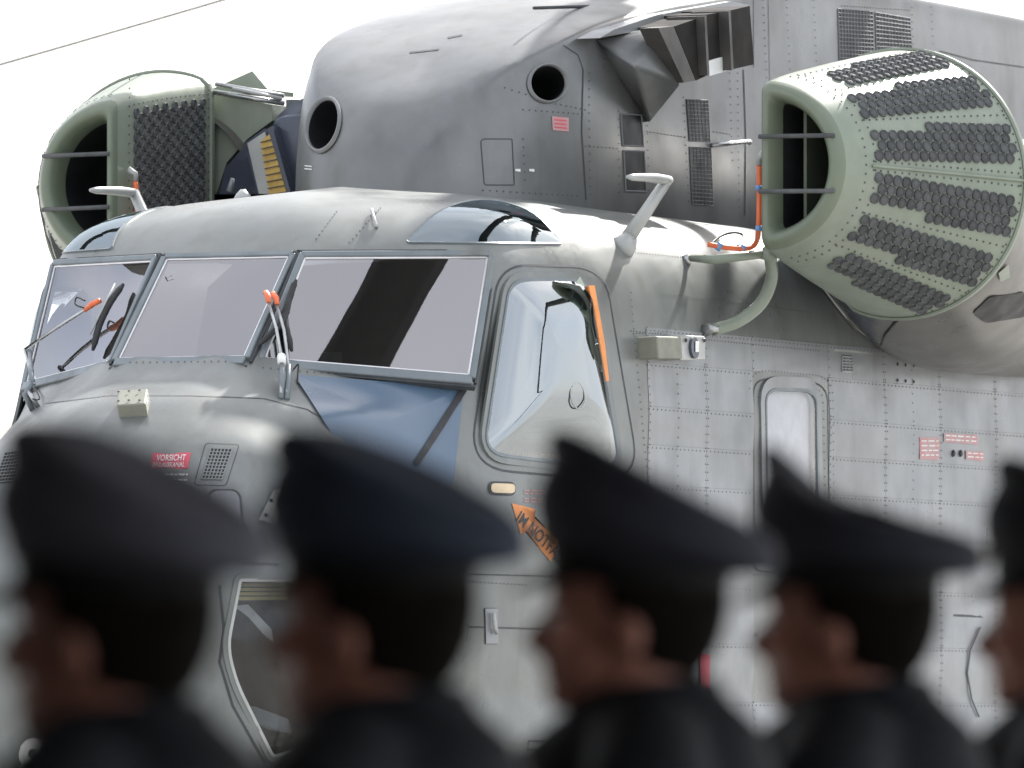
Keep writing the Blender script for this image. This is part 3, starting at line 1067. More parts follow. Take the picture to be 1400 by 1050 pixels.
for x, fl, rr in ((-3.4, 1.80, 0.29), (-2.72, 1.775, 0.300), (-2.62, 1.768, 0.305), (-2.55, 1.757, 0.312), (-2.505, 1.741, 0.328), (-2.488, 1.727, 0.348), (-2.492, 1.712, 0.369), (-2.51, 1.704, 0.388), (-2.54, 1.70, 0.402)):
    secs.append(d_out(yc, rr, zc, fl)); xs.append(x)
lipv, lipf = loft(secs, xs)
n72 = 72
INTAKE = mesh('intake_filter', *loft([d_out(*[barrel(s)[i] for i in (0, 2, 1)], FLAT) for s in [k / 10 for k in range(11)]], [XF - 0.03 + (XR - XF + 0.03) * (k / 10) for k in range(11)]), GREEN, HELI, True)
fix(INTAKE)
lip = mesh('intake_lip', lipv[n72 * 2:], [tuple(i - n72 * 2 for i in f) for f in lipf[n72 * 2:]], LIPG, INTAKE, True); fix(lip)
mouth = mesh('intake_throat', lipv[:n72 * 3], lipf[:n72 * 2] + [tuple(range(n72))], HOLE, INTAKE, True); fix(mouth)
bR = barrel(1)
rim = mesh('rear_rim', *loft([d_out(bR[0], bR[2] + d, bR[1], FLAT - d) for d in (0.0, 0.012, 0.012, -0.25)], [XR + .012, XR + .008, XR - .02, XR - .03], True), GREEN, INTAKE, False)
fix(rim)
for yy in (187, 262):
    p = atX(1046, yy, -2.49); q = atX(1141, yy - (2 if yy < 200 else 1), -2.49)
    tube_obj('intake_bar', [p + V((0.03, -.02, 0)), q], 0.011, TUBE, INTAKE)
# inner splitter wall
mesh('splitter_wall', *box_vf((-2.75, 1.82, 3.83), (-.5, 0, 0), (0, .015, 0), (0, 0, .57)), LIPG, INTAKE)

def barrel_pt(s, a):
    yc, zc, r = barrel(s)
    x = XF - 0.03 + (XR - XF + 0.03) * s
    p = V((x, yc + r * math.cos(a), zc + r * math.sin(a)))
    y2, z2, r2 = barrel(min(1, s + .02))
    x2 = XF - 0.03 + (XR - XF + 0.03) * min(1, s + .02)
    t = (V((x2, y2 + r2 * math.cos(a), z2 + r2 * math.sin(a))) - p)
    if t.length < 1e-6:
        t = V((-1, 0.3, 0))
    n = V((0, -math.sin(a), math.cos(a))).cross(t).normalized()
    if n.dot(V((0, math.cos(a), math.sin(a)))) < 0: n = -n
    return p, n
# vortex tube: short rimmed cup with a hub
def tube_mesh():
    vs, fs = [], []
    N = 9
    prof = [(0.0275, -0.004), (0.0275, 0.007), (0.0245, 0.010), (0.0190, 0.003)]
    for r, h in prof:
        for k in range(N):
            g = 2 * math.pi * k / N
            vs.append((r * math.cos(g), r * math.sin(g), h))
    for j in range(3):
        for k in range(N):
            k2 = (k + 1) % N
            fs.append((j * N + k, j * N + k2, (j + 1) * N + k2, (j + 1) * N + k))
    c = len(vs)
    vs.append((0, 0, 0.007))
    for k in range(N):
        fs.append((3 * N + k, 3 * N + (k + 1) % N, c))
    me = bpy.data.meshes.new('vortex_tube')
    me.from_pydata(vs, [], fs)
    me.materials.append(TUBE)
    return me
TM = tube_mesh()
def place_tube(p, n, parent):
    o = bpy.data.objects.new('vortex_tube', TM)
    COL.objects.link(o)
    o.parent = parent
    q = n.to_track_quat('Z', 'Y')
    o.matrix_local = Matrix.Translation(p) @ q.to_matrix().to_4x4() @ Matrix.Rotation(random.uniform(0, 6), 4, 'Z')
    return o
spots = []
PITCH = 0.0595
for a_deg in (69, 42.5, 15.5, -15.5, -42.5, -69):
    # strip: rows run lengthwise, hex packed, widening to the rear
    up = 1 if a_deg > 0 else -1
    Ls = 1.17
    for row in range(6):
        n_al = 21
        for k in range(n_al):
            s = 0.17 + (k + (0.5 if row % 2 else 0)) * PITCH * 0.98 / Ls
            if s > 0.955: continue
            if row == 0 and s > 0.93: continue
            if row == 3 and s < 0.45: continue
            if row >= 4: continue
            r = barrel(s)[2]
            offs = (row - 1.4) * 0.0495
            if abs(a_deg) > 60 and s < .24: continue
            a = math.radians(a_deg) + (offs / r) * (1 if up > 0 else -1)
            spots.append(barrel_pt(s, a))
spots.sort(key=lambda q: q[1].dot(FW))
for p, n in spots[:300]:
    place_tube(p, n, INTAKE)
def tubes_joined(sp, name, parent, my=False):
    bm = bmesh.new()
    for p, n in sp:
        t0 = bmesh.new(); t0.from_mesh(TM)
        q = Matrix.Translation(p) @ n.to_track_quat('Z', 'Y').to_matrix().to_4x4()
        bmesh.ops.transform(t0, matrix=q, verts=t0.verts)
        me = bpy.data.meshes.new('tmp'); t0.to_mesh(me); t0.free()
        bm.from_mesh(me); bpy.data.meshes.remove(me)
    o = bm_obj(name, bm, TUBE, parent)
    o['kind'] = 'stuff'
    return o
if len(spots) > 300:
    tubes_joined(spots[300:], 'vortex_tubes', INTAKE)
# rivet rows and seam ribs on the barrel
brv = []
for a_deg in (82, 56, 29.5, 3.0, -2.5, -29.5, -56):
    pa = [barrel_pt(0.14 + 0.84 * t / 20, math.radians(a_deg)) for t in range(21)]
    for p, n in along(pa, 0.045):
        brv.append(rivet_vf(p, n, 0.0055, 0.003))
for s in (0.10, 0.15, 0.975):
    pa = [barrel_pt(s, math.radians(84 - 168 * t / 40)) for t in range(41)]
    for p, n in along(pa, 0.042):
        brv.append(rivet_vf(p, n, 0.0055, 0.003))
o = mesh('filter_rivets', *join(*brv), RIV, INTAKE); o['kind'] = 'stuff'
vs, fs = tube([p + n * .004 for p, n in [barrel_pt(0.13 + 0.86 * t / 16, 0.0) for t in range(17)]], 0.008, 6)
mesh('seam_rib', vs, fs, GREEN, INTAKE, True)

# starboard filter: mirrored shell, tubes on its inboard wall one by one
INT2 = mirror(INTAKE)
for c in list(INTAKE.children):
    n_ = c.name.split('.')[0]
    if n_ in ('vortex_tube', 'vortex_tubes'):
        continue
    m2 = mirror(c, INT2)
    if c.get('kind'): m2['kind'] = c['kind']
sp2 = [(V((p.x, -p.y, p.z)) - V((n.x, -n.y, n.z)) * 0.008, V((n.x, -n.y, n.z))) for p, n in spots if n.z < 0.55]
tubes_joined(sp2, 'vortex_tubes', INT2)
for i in range(15):
    x = -2.74 - i * 0.0535
    s = (x - XF) / (XR - XF)
    yc, zc, r = barrel(s)
    h = math.sqrt(max(0, r * r - (yc - FLAT) ** 2))
    if i == 99: continue
    for j in range(24):
        z = zc + h - 0.10 - (j + (0.5 if i % 2 else 0)) * 0.058
        if z < 3.80: break
        place_tube(V((x, -FLAT, z)), V((0, 1, 0)), INT2)
# inboard wall rivets
iv = []
for x in (-2.66, -3.55):
    for k in range(18):
        iv.append(rivet_vf(V((x, -FLAT + .003, 4.62 - k * 0.045)), V((0, 1, 0)), 0.0055, 0.003))
for k in range(18):
    x = -2.66 - k * .052
    s = (x - XF) / (XR - XF); yc, zc, r = barrel(s)
    iv.append(rivet_vf(V((x, -FLAT + .003, zc + math.sqrt(r * r - (yc - FLAT) ** 2) - .055)), V((0, 1, 0)), 0.0055, 0.003))
o = mesh('filter_rivets', *join(*iv), RIV, INT2); o['kind'] = 'stuff'

# ------------------------------------------------------------------ nacelles behind the filters
def circ_sec(yc, zc, r, n=48):
    return [V((0, yc + r * math.cos(2 * math.pi * k / n), zc + r * math.sin(2 * math.pi * k / n))) for k in range(n)]
nsec = [(-3.60, 1.95, 4.07, .47), (-4.15, 1.80, 3.98, .56), (-4.9, 1.65, 3.86, .605), (-5.6, 1.57, 3.84, .61), (-7.0, 1.5, 3.84, .58), (-9.5, 1.45, 3.86, .45)]
cp = cr_path([V((y, z, r)) for _, y, z, r in nsec], 16)
cx = cr_path([V((x, 0, 0)) for x, *_ in nsec], 16)
nv_, nf_ = loft([circ_sec(p.x, p.y, p.z, 96) for p in cp], [q.x for q in cx], True)
def in_fillet(f):
    c = sum((nv_[i] for i in f), V()) / len(f)
    return len(f) == 4 and c.z < 4.1 and c.x > -4.9 + (c.y - 1.33) * 2.6 and c.y < 1.9
NAC = mesh('engine_nacelle', nv_, [f for f in nf_ if not in_fillet(f)], BRONZE, HELI, True)
fix(NAC)
fil = mesh('inlet_fillet', nv_, [f for f in nf_ if in_fillet(f)], NAVYF, NAC, True)
for o in (NAC, fil):
    bm = bmesh.new(); bm.from_mesh(o.data)
    bmesh.ops.delete(bm, geom=[v for v in bm.verts if not v.link_faces], context='VERTS')
    bmesh.ops.recalc_face_normals(bm, faces=bm.faces)
    bm.to_mesh(o.data); bm.free()
NB = bvh_of(nv_, nf_)
plate_px('nacelle_vent', round_poly([(1328, 428), (1352, 405), (1402, 398), (1402, 432), (1346, 441)], 6, 3), NB, 0.006, HOLE, NAC)
plate_px('nacelle_latch', [(1363, 372), (1377, 360), (1379, 378), (1366, 384)], NB, 0.01, GREEN, NAC)
tube_obj('fillet_seam', [hit(x, y, NB, .004)[0] for x, y in ((1240, 424), (1224, 440), (1210, 457), (1206, 470))], 0.008, DARK, NAC)
NAC2 = mirror(NAC)
# foot flange of the nacelle on the fuselage
fl = path_px([(1120, 386), (1140, 412), (1165, 443), (1205, 473), (1250, 487), (1300, 496), (1345, 499), (1400, 498)], FB, 6, 0.004)
vs, fs = ribbon(fl, 0.055, 0.008)
fo = mesh('nacelle_flange', vs, fs, BRONZE, NAC, True)
sm_ = fo.modifiers.new('s', 'SOLIDIFY'); sm_.thickness = 0.012
tube_obj('flange_bead', [p + n * .012 for p, n in path_px([(1122, 394), (1142, 420), (1166, 449), (1208, 480), (1252, 493), (1302, 502), (1345, 505), (1402, 504)], FB, 6)], 0.006, PROBE, NAC)
for p, n in along([(p, n) for p, n in fl], 0.12):
    rv.append(rivet_vf(p + n * .008, n, 0.009, 0.005))
mirror(fil, NAC2)
# ------------------------------------------------------------------ struts, hose and clamps at the port filter
J = Yp(1052, 346, 1.63)
b0, bn = hit(962, 452, FB)
cpts = [J, Yp(1055, 380, 1.60), Yp(1040, 415, 1.54), Yp(1008, 440, 1.46), b0 + bn * .05]
tube_obj('support_strut', cr_path(cpts, 6), 0.030, GREEN, HELI, 12)
tube_obj('strut_foot', [b0, b0 + bn * .05 + V((0, 0, .005)), b0 + bn * .08], [0.035, 0.022, 0.016], STEEL, HELI, 8)
tube_obj('strut_joint', [J + V((0, -.01, -.035)), J + V((0, 0, 0.0)), J + V((0, .01, .03))], [0.042, 0.045, 0.03], GREEN, HELI, 12)
r0_, rn = hit(938, 356, FB)
tube_obj('support_rod', [r0_ + rn * .02, Yp(975, 355, 1.42), J], [0.016, 0.023, 0.022], GREEN, HELI, 10)
tube_obj('rod_foot', [r0_ - rn * .005, r0_ + rn * .03], [0.035, 0.02], STEEL, HELI, 8)
hp = [Yp(1038, 226, 1.645), Yp(1038, 260, 1.64), Yp(1037, 310, 1.635), Yp(1033, 333, 1.54), Yp(1018, 340, 1.50), Yp(990, 338, 1.42), Yp(968, 334, 1.36)]
hose = tube_obj('orange_hose', cr_path(hp, 6), 0.0125, ORANGE, HELI, 10)
hose2 = mirror(hose)
for (x, y, Y) in ((1037, 257, 1.64), (1037, 312, 1.635), (1015, 340, 1.49), (983, 337, 1.40)):
    p = Yp(x, y, Y)
    o = tube_obj('hose_clamp', [p + V((0, -.012, -.014)), p + V((0, .012, .014))] if x < 1030 else [p - V((0, 0, .012)), p + V((0, 0, .012))], 0.0165, BLUE, hose, 8)
    mirror(o, hose2)
o = tube_obj('hose_fitting', [hp[0], hp[0] + V((0, 0, .035)), hp[0] + V((0.02, 0.03, .055))], [0.016, .014, .018], PROBE, hose, 8)
mirror(o, hose2)
cb_pts = [Yp(972, 333, 1.33), Yp(985, 323, 1.33), Yp(1002, 318, 1.36), Yp(1015, 321, 1.38), Yp(1013, 330, 1.4), Yp(1008, 337, 1.42)]
tube_obj('cable_loop', cr_path(cb_pts, 6), 0.006, DARK, HELI, 6)

# ------------------------------------------------------------------ probes on the roof
pb, pn = hit(852, 337, FB)
el = Yp(912, 246, pb.y + .19)
tip = el + V((.47, 0.0, -0.01))
pr = mesh('pitot_probe', *join(tube(cr_path([el + V((-.03, 0, 0)), el + V((.2, 0, 0)), tip], 4), [.020, .022, .023, .023, .022, .020, .019, .017, .009], 10),
     tube([pb - pn * .03, pb.lerp(el, .5), el], [0.040, 0.031, 0.026], 12)), PROBE, HELI, True)
pf = mesh('probe_base', *tube([pb - pn * .02, pb + pn * .02, pb.lerp(el, .16)], [0.07, 0.055, 0.038], 14), PROBE, pr, True)
pr2 = mirror(pr); mirror(pf, pr2)
# small roof fitting and drain
f0, fn = hit(512, 292, FB)
tube_obj('roof_fitting', cr_path([f0, hit(508, 292, FB, .02)[0], hit(511, 303, FB, .02)[0], hit(515, 312, FB, .005)[0]], 4), 0.008, PROBE, HELI, 6)
f1, _i, _j, _k = FB.ray_cast(V((-1.55, -.55, 6)), V((0, 0, -1))); fn1 = V((0, 0, 1))
tube_obj('roof_light', [f1 - fn1 * .01, f1 + fn1 * .02, f1 + fn1 * .045], [0.05, 0.035, 0.012], PROBE, HELI, 10)

# ------------------------------------------------------------------ things behind the roof, starboard side
o = mesh('oil_cooler_fairing', *loft([d_out(-1.0, .42, 4.05, -1.3)] + [d_out(-1.0, .50, 4.1, -1.35), d_out(-1.0, .52, 4.12, -1.35), d_out(-1.0, .50, 4.1, -1.35)], [-3.5, -3.55, -3.9, -6.0]), NAVYF, HELI, True)
fix(o)
def slabX(name, q, X, t, m, parent):
    P = [atX(x, y, X) for x, y in q]
    k = len(P)
    I = [p - V((t, 0, 0)) for p in P]
    fs = [tuple(range(k)), tuple(range(2 * k - 1, k - 1, -1))] + [(i, k + i, k + (i + 1) % k, (i + 1) % k) for i in range(k)]
    return fix(mesh(name, P + I, fs, m, parent))
CF = slabX('cooler_frame', [(334, 196), (361, 176), (370, 176), (392, 265), (352, 265)], -3.42, 0.05, NAVYF, HELI)
slabX('cooler_flange', [(338, 196), (362, 180), (386, 265), (354, 265)], -3.405, 0.01, PROBE, CF)
slabX('cooler_gauze', [(356, 193), (369, 183), (392, 265), (368, 265)], -3.39, 0.012, BRASS, CF)
for k in range(9):
    y = 190 + k * 9
    slabX('gauze_rib', [(356 + k * 1.4, y + 4), (371 + k * 2.4, y), (371 + k * 2.4, y + 1.5), (356 + k * 1.4, y + 5.5)], -3.377, 0.004, SEAM, CF)
slabX('cooler_cheek', [(366, 176), (372, 172), (398, 265), (393, 265)], -3.37, 0.2, NAVYF, CF)
o = slabX('fairing_side', [(370, 168), (380, 158), (420, 154), (425, 265), (397, 265)], -3.45, 0.4, NAVYF, HELI); fix(o, .03, 3)
for p in o.data.polygons: p.use_smooth = True
# green rear bay of the starboard filter
o = slabX('filter_bay', [(291, 128), (372, 143), (372, 165), (338, 190), (310, 222), (296, 265), (291, 265)], -3.66, 0.5, GREEN, HELI)
o = slabX('filter_bay_roof', [(291, 121), (345, 97), (366, 122), (366, 128), (291, 127)], -3.75, 0.3, GREEN, HELI)
o = slabX('bay_fillet', [(300, 265), (308, 230), (334, 200), (360, 178), (366, 190), (352, 265)], -3.55, 0.06, NAVYF, HELI)
tube_obj('bay_rail', [atX(295, 115, -3.6), atX(388, 131, -3.62)], 0.012, STEEL, HELI)
tube_obj('bay_rail', [atX(292, 126, -3.6), atX(388, 141, -3.62)], 0.014, STEEL, HELI)
tube_obj('bay_rail', [atX(318, 121, -3.58), atX(385, 135, -3.6)], 0.010, PROBE, HELI)
slabX('bay_plate', [(391, 136), (409, 136), (409, 156), (391, 154)], -3.7, 0.02, FRAME, HELI)
tube_obj('small_aerial', [atX(314, 262, -3.0), atX(318, 244, -3.0)], [0.02, 0.01], FRAME, HELI)

# ------------------------------------------------------------------ wipers
def wp_(x, y, off):
    return hit(x, y, FB, off)[0]
def wiper(arm, knuckle, blade, conn, conn_m):
    A_ = tube_obj('wiper_arm', arm, 0.008, STEEL, HELI, 6)
    vs, fs = tube(knuckle, [0.014, 0.013, 0.012][:len(knuckle)], 8)
    mesh('wiper_pivot', vs, fs, FRAME, A_, True)
    vs, fs = tube(cr_path(blade, 3), [0.008] + [0.016] * (3 * (len(blade) - 1) - 1) + [0.007], 6)
    mesh('wiper_blade', vs, fs, DARK, A_, True)
    vs, fs = tube(conn, [0.011, 0.015, 0.013][:len(conn)], 8)
    mesh('wiper_joint', vs, fs, conn_m, A_, True)
    return A_
# pair on the centre post
w1 = wiper([wp_(391, 542, .02), wp_(390, 515, .06), wp_(383, 470, .10), wp_(378, 436, .10)], [wp_(392, 546, 0), wp_(391, 530, .05), wp_(390, 515, .065)],
      [wp_(404, 393, .05), wp_(394, 420, .06), wp_(385, 450, .06), wp_(352, 484, .05)], [wp_(378, 437, .10), wp_(377, 428, .10), wp_(375, 420, .09)], ORANGE)
w2 = wiper([wp_(383, 543, .02), wp_(379, 505, .08), wp_(374, 470, .10), wp_(369, 436, .11)], [wp_(384, 545, 0), wp_(382, 530, .06), wp_(380, 517, .08)],
      [wp_(402, 402, .05), wp_(390, 432, .05), wp_(388, 455, .05), wp_(396, 488, .04)], [wp_(369, 437, .11), wp_(368, 428, .11), wp_(367, 421, .10)], ORANGE)
tube_obj('washer_sleeve', [wp_(380, 518, .085), wp_(379, 506, .085)], 0.020, LETTER, w2, 8)
tube_obj('washer_hose', cr_path([wp_(399, 512, .03), wp_(404, 510, .05), wp_(404, 522, .04), wp_(406, 528, .01)], 5), 0.004, DARK, w1, 5)
# starboard wiper
w3 = wiper([wp_(36, 505, .10), wp_(60, 487, .10), wp_(100, 459, .09), wp_(137, 434, .08)], [wp_(33, 541, .0), wp_(22, 520, .08), wp_(36, 507, .11)],
      [wp_(175, 394, .03), wp_(163, 420, .05), wp_(148, 452, .05), wp_(134, 484, .03)], [wp_(136, 435, .08), wp_(145, 428, .08), wp_(153, 422, .07)], ORANGE)
tube_obj('wiper_link', [wp_(38, 532, .0), wp_(28, 518, .09)], 0.012, STEEL, w3, 8)
tube_obj('wiper_spring', [wp_(36, 508, .11), wp_(62, 488, .085)], 0.013, FRAME, w3, 6)
tube_obj('washer_hose', cr_path([wp_(34, 512, .09), wp_(32, 525, .05), wp_(42, 523, .03), wp_(49, 530, .01)], 5), 0.004, DARK, w3, 5)
tube_obj('washer_hose', cr_path([wp_(137, 434, .09), wp_(127, 430, .1), wp_(129, 420, .1), wp_(138, 424, .09)], 5), 0.004, DARK, w3, 5)
tube_obj('blade_strip', [wp_(172, 400, .07), wp_(140, 468, .07)], 0.005, PROBE, w3, 5)

# ------------------------------------------------------------------ boxes, lamps, lettering on nose and side
def box_on(name, px, bvh, depth, m, parent, bev=0.006):
    pts, n = poly3(px, bvh)
    base = [p - n * .02 for p in pts]
    c = sum(pts, V()) / 4
    top = []
    for p in pts:
        top.append(p - n * ((p - c).dot(n)) + n * depth)
    vs = base + top
    fs = [(0, 1, 2, 3), (7, 6, 5, 4), (0, 4, 5, 1), (1, 5, 6, 2), (2, 6, 7, 3), (3, 7, 4, 0)]
    o = mesh(name, vs, fs, m, parent)
    return fix(o, bev), n
bx, bn_ = box_on('nose_box', [(164, 549), (205, 547), (202, 569), (163, 571)], FB, 0.06, OLBOX, HELI)
for x, y in ((169, 554), (183, 553), (197, 552), (169, 566), (183, 565), (197, 565)):
    p, n = hit(x - 3, y - 1, FB, 0.062)
    mesh('box_screw', *rivet_vf(p, n, .007, .004), SEAM, bx)
sb, sn = box_on('side_lamp_box', [(872, 461), (905, 462), (907, 492), (874, 492)], FB, 0.10, OLBOX, HELI, 0.008)
sl_, _n = box_on('lamp_head', [(906, 459), (941, 461), (941, 493), (907, 494)], FB, 0.09, PROBE, sb, 0.008)
p, n = hit(923, 477, FB, .092)
vs, fs = tube([p - n * .02, p + n * .012], 0.05, 16)
mesh('lamp_lens', vs, fs, NAVYF, sb)
plate_px('lamp_mark', [(922, 468), (927, 468), (927, 483), (922, 483)], FB, 0.108, LETTER, sb, 1)
for x in (912, 937):
    p, n = hit(x, 467, FB, .095)
    mesh('lamp_bolt', *rivet_vf(p, n, .012, .006), DARK, sb)
rivets_between(path_px([(866, 456), (906, 455)], FB, 5), 0.03)
# lettered warning sign on the nose
sg = plate_px('warning_sign', [(209, 620), (261, 619), (257, 641), (204, 642)], FB, 0.003, RED, HELI)
text_on('sign_text', 'VORSICHT', [(215, 622.5), (254.5, 622), (253, 630.5), (213.5, 631)], FB, 0.005, LETTER, sg, 0.01)
text_on('sign_text', 'EINLASSKANAL', [(210, 633), (253, 632.5), (252, 639), (208.5, 639.5)], FB, 0.005, LETTER, sg, 0.006)
random.seed(3)
for y in (649, 656.5):
    x = 193 if y < 650 else 199
    xe = 257
    while x < xe:
        L_ = random.uniform(4, 9)
        plate_px('stencil_line', [(x, y - 1.2), (min(xe, x + L_), y - 1.2), (min(xe, x + L_), y + 1.2), (x, y + 1.2)], FB, 0.003, LETTER, HELI, 1)
        x += L_ + 1.6
grille([(288, 614), (317, 615), (303, 656), (275, 655)], FB, HELI, 6, 9, 'nose_grille', 0.004, SKIN)
grille([(8, 620), (32, 617), (20, 658), (-6, 660)], FB, HELI, 6, 9, 'nose_grille', 0.004, SKIN)
seam_px(round_poly([(281, 606), (327, 608), (309, 664), (265, 663)], 4, 2), FB, FUS, 0.004, True)
# nose hatch and latch plate
hatch = plate_px('nose_hatch', round_poly([(286, 672), (326, 672), (331, 740), (284, 740)], [14, 14, 4, 4], 5), FB, 0.010, PANEL, HELI)
seam_px(round_poly([(284, 670), (328, 670), (333, 742), (282, 742)], [14, 14, 4, 4], 5), FB, FUS, 0.010, True)
lp = plate_px('latch_plate', [(352, 712), (372, 672), (395, 668), (384, 722)], FB, 0.014, PROBE, HELI)
for x, y in ((362, 706), (369, 686), (380, 690)):
    p, n = hit(x, y, FB, .014)
    mesh('plate_bolt', *rivet_vf(p, n, .010, .005), DARK, lp)
# yellow grating seen through the chin window, dark floor fittings
YEL = mat('yellow_grating', (0.55, 0.47, 0.16), 0.6, 0, var=0.15, scale=10)
def inset(px, d):
    return [hit(x, y, FB)[0] - chn * d for x, y in px]
gq = inset([(330, 798), (400, 797), (400, 821), (324, 822)], .05)
mesh('yellow_step', gq, [(0, 1, 2, 3)], YEL, chin)
for y in (803, 809, 815):
    a = inset([(329, y), (400, y), (400, y + 1.6), (328, y + 1.6)], .047)
    mesh('step_line', a, [(0, 1, 2, 3)], SEAM, chin)
cs = inset([(330, 830), (350, 845), (372, 870), (385, 880), (382, 862), (350, 828)], .08)
mesh('rudder_pedal', cs, [tuple(range(6))], PROBE, chin)
cs = inset([(325, 965), (360, 968), (405, 985), (410, 1005), (380, 1000), (345, 985)], .08)
mesh('floor_tray', cs, [tuple(range(6))], FRAME, chin)
seam_px([(300, 800), (306, 860), (300, 905), (318, 965), (362, 1043)], FB, FUS, 0.012)
seam_px([(330, 770), (380, 772)], FB, FUS, 0.01)
# white number on the nose
text_on('nose_number', '8', [(26, 1008), (66, 1008), (62, 1082), (22, 1082)], FB, 0.004, LETTER, HELI, 0.03)
# port side lettering
pl = plate_px('release_handle', round_poly([(669, 661), (702, 662), (702, 675), (669, 674)], 6, 4), FB, 0.010, CREAM, HELI)
seam_px(round_poly([(667, 659), (704, 660), (704, 677), (667, 676)], 8, 4), FB, FUS, 0.008, True)
seam_px(round_poly([(682, 664), (688, 664), (688, 672), (682, 672)], 1, 1), FB, FUS, 0.003, True, RED)
for y in (670, 674, 681, 685):
    x = 716
    while x < 790:
        L_ = random.uniform(5, 10)
        plate_px('stencil_line', [(x, y), (x + L_, y + .5), (x + L_, y + 2.0), (x, y + 1.5)], FB, 0.003, PINK, HELI, 1)
        x += L_ + 1.5
ar = [(699, 688), (731, 696), (729, 704), (765, 742), (752, 768), (718, 727), (711, 731)]
aro = plate_px('orange_arrow', ar, FB, 0.003, ORANGEP, HELI)
text_on('arrow_text', 'IM NOTFALL', [(712, 698), (778, 760), (768, 775), (704, 712)], FB, 0.005, SEAM, aro, 0.01)
# pink stencils on the cabin side
plate_px('red_stencil', [(1256, 598), (1283, 598), (1283, 629), (1256, 628)], FB, 0.006, PINK, HELI)
def print_line(x0, x1, y, slope, h, bvh, off, m, parent):
    x = x0
    while x < x1 - 2:
        L_ = min(random.uniform(3, 9), x1 - x)
        a, b = y + (x - x0) * slope, y + (x + L_ - x0) * slope
        plate_px('stencil_line', [(x, a), (x + L_, b), (x + L_, b + h), (x, a + h)], bvh, off, m, parent, 1)
        x += L_ + random.uniform(1.2, 2.4)
for k in range(4):
    print_line(1258, 1281, 602 + 6.4 * k, 0, 1.7, FB, .0075, LETTER, HELI)
plate_px('red_stencil', [(1289, 592), (1335, 595), (1335, 608), (1289, 604)], FB, 0.006, PINK, HELI)
print_line(1291, 1333, 594.5, .06, 1.6, FB, .0075, LETTER, HELI)
print_line(1291, 1333, 600, .06, 1.6, FB, .0075, LETTER, HELI)
plate_px('red_stencil', [(1319, 616), (1344, 618), (1344, 630), (1319, 628)], FB, 0.006, PINK, HELI)
print_line(1321, 1342, 618.5, .06, 1.5, FB, .0075, LETTER, HELI)
print_line(1321, 1342, 623.5, .06, 1.5, FB, .0075, LETTER, HELI)
for x in (1302, 1312):
    p, n = hit(x, 620, FB, .005)
    mesh('fuel_drain', *rivet_vf(p, n, .020, .008), DARK, HELI)
# vent louvre, access door, latch, small frames
grille(round_poly([(1150, 486), (1164, 486), (1164, 508), (1150, 508)], 1, 1)[::2] if False else [(1150, 487), (1164, 488), (1164, 508), (1150, 507)], FB, HELI, 3, 5, 'side_vent', 0.006, PANEL)
seam_px([(1222, 495), (1222, 524), (1250, 526), (1252, 499)], FB, FUS, 0.006)
for x, y in ((1226, 498), (1237, 499), (1248, 500), (1226, 520), (1237, 521), (1248, 522)):
    p, n = hit(x, y, FB, .004)
    rv.append(rivet_vf(p, n, .010, .005))
seam_px([(1132, 478), (1206, 484)], FB, FUS, 0.010, m=PROBE)
latch = plate_px('door_latch', [(662, 832), (679, 832), (680, 880), (663, 880)], FB, 0.006, PANEL, HELI, 2)
seam_px([(662, 832), (679, 832), (680, 880), (663, 880), (662, 832)], FB, FUS, 0.005)
tube_obj('latch_lever', [hit(670, 838, FB, .02)[0], hit(671, 858, FB, .022)[0], hit(674, 866, FB, .02)[0]], 0.010, PROBE, latch, 6)
seam_px([(722, 1013), (756, 1014), (754, 1026), (721, 1025), (722, 1013)], FB, FUS, 0.008)
plate_px('red_tag', [(954, 893), (968, 895), (968, 942), (955, 940)], FB, 0.010, RED, HELI, 2)
tube_obj('gear_bay_edge', [hit(x, y, FB, .01)[0] for x, y in ((1338, 858), (1324, 890), (1320, 920), (1326, 955), (1336, 980))], 0.005, FRAME, HELI, 6)
# glossy dark strip seal under the port windscreen
vs, fs = ribbon(path_px([(632, 534), (600, 585), (565, 637)], FB, 6), 0.030, 0.020)
mesh('rubber_strip', vs, fs, DARK, HELI)
GLOSS = mat('sky_reflection_blue', (0.075, 0.12, 0.18), 0.25, 0.0, var=0.06, scale=1.2, coat=0.25, rvar=0.05)
plate_px('sky_reflection_sheet', round_poly([(400, 514), (632, 532), (618, 668), (500, 672), (430, 560)], [10, 8, 12, 20, 20], 4), FB, 0.012, GLOSS, HELI, 14)  # added sheet; the nose's soft blue reflection is put into its colour
o = mesh('skin_rivets', *join(*rv), RIV, FUS)
o['kind'] = 'stuff'

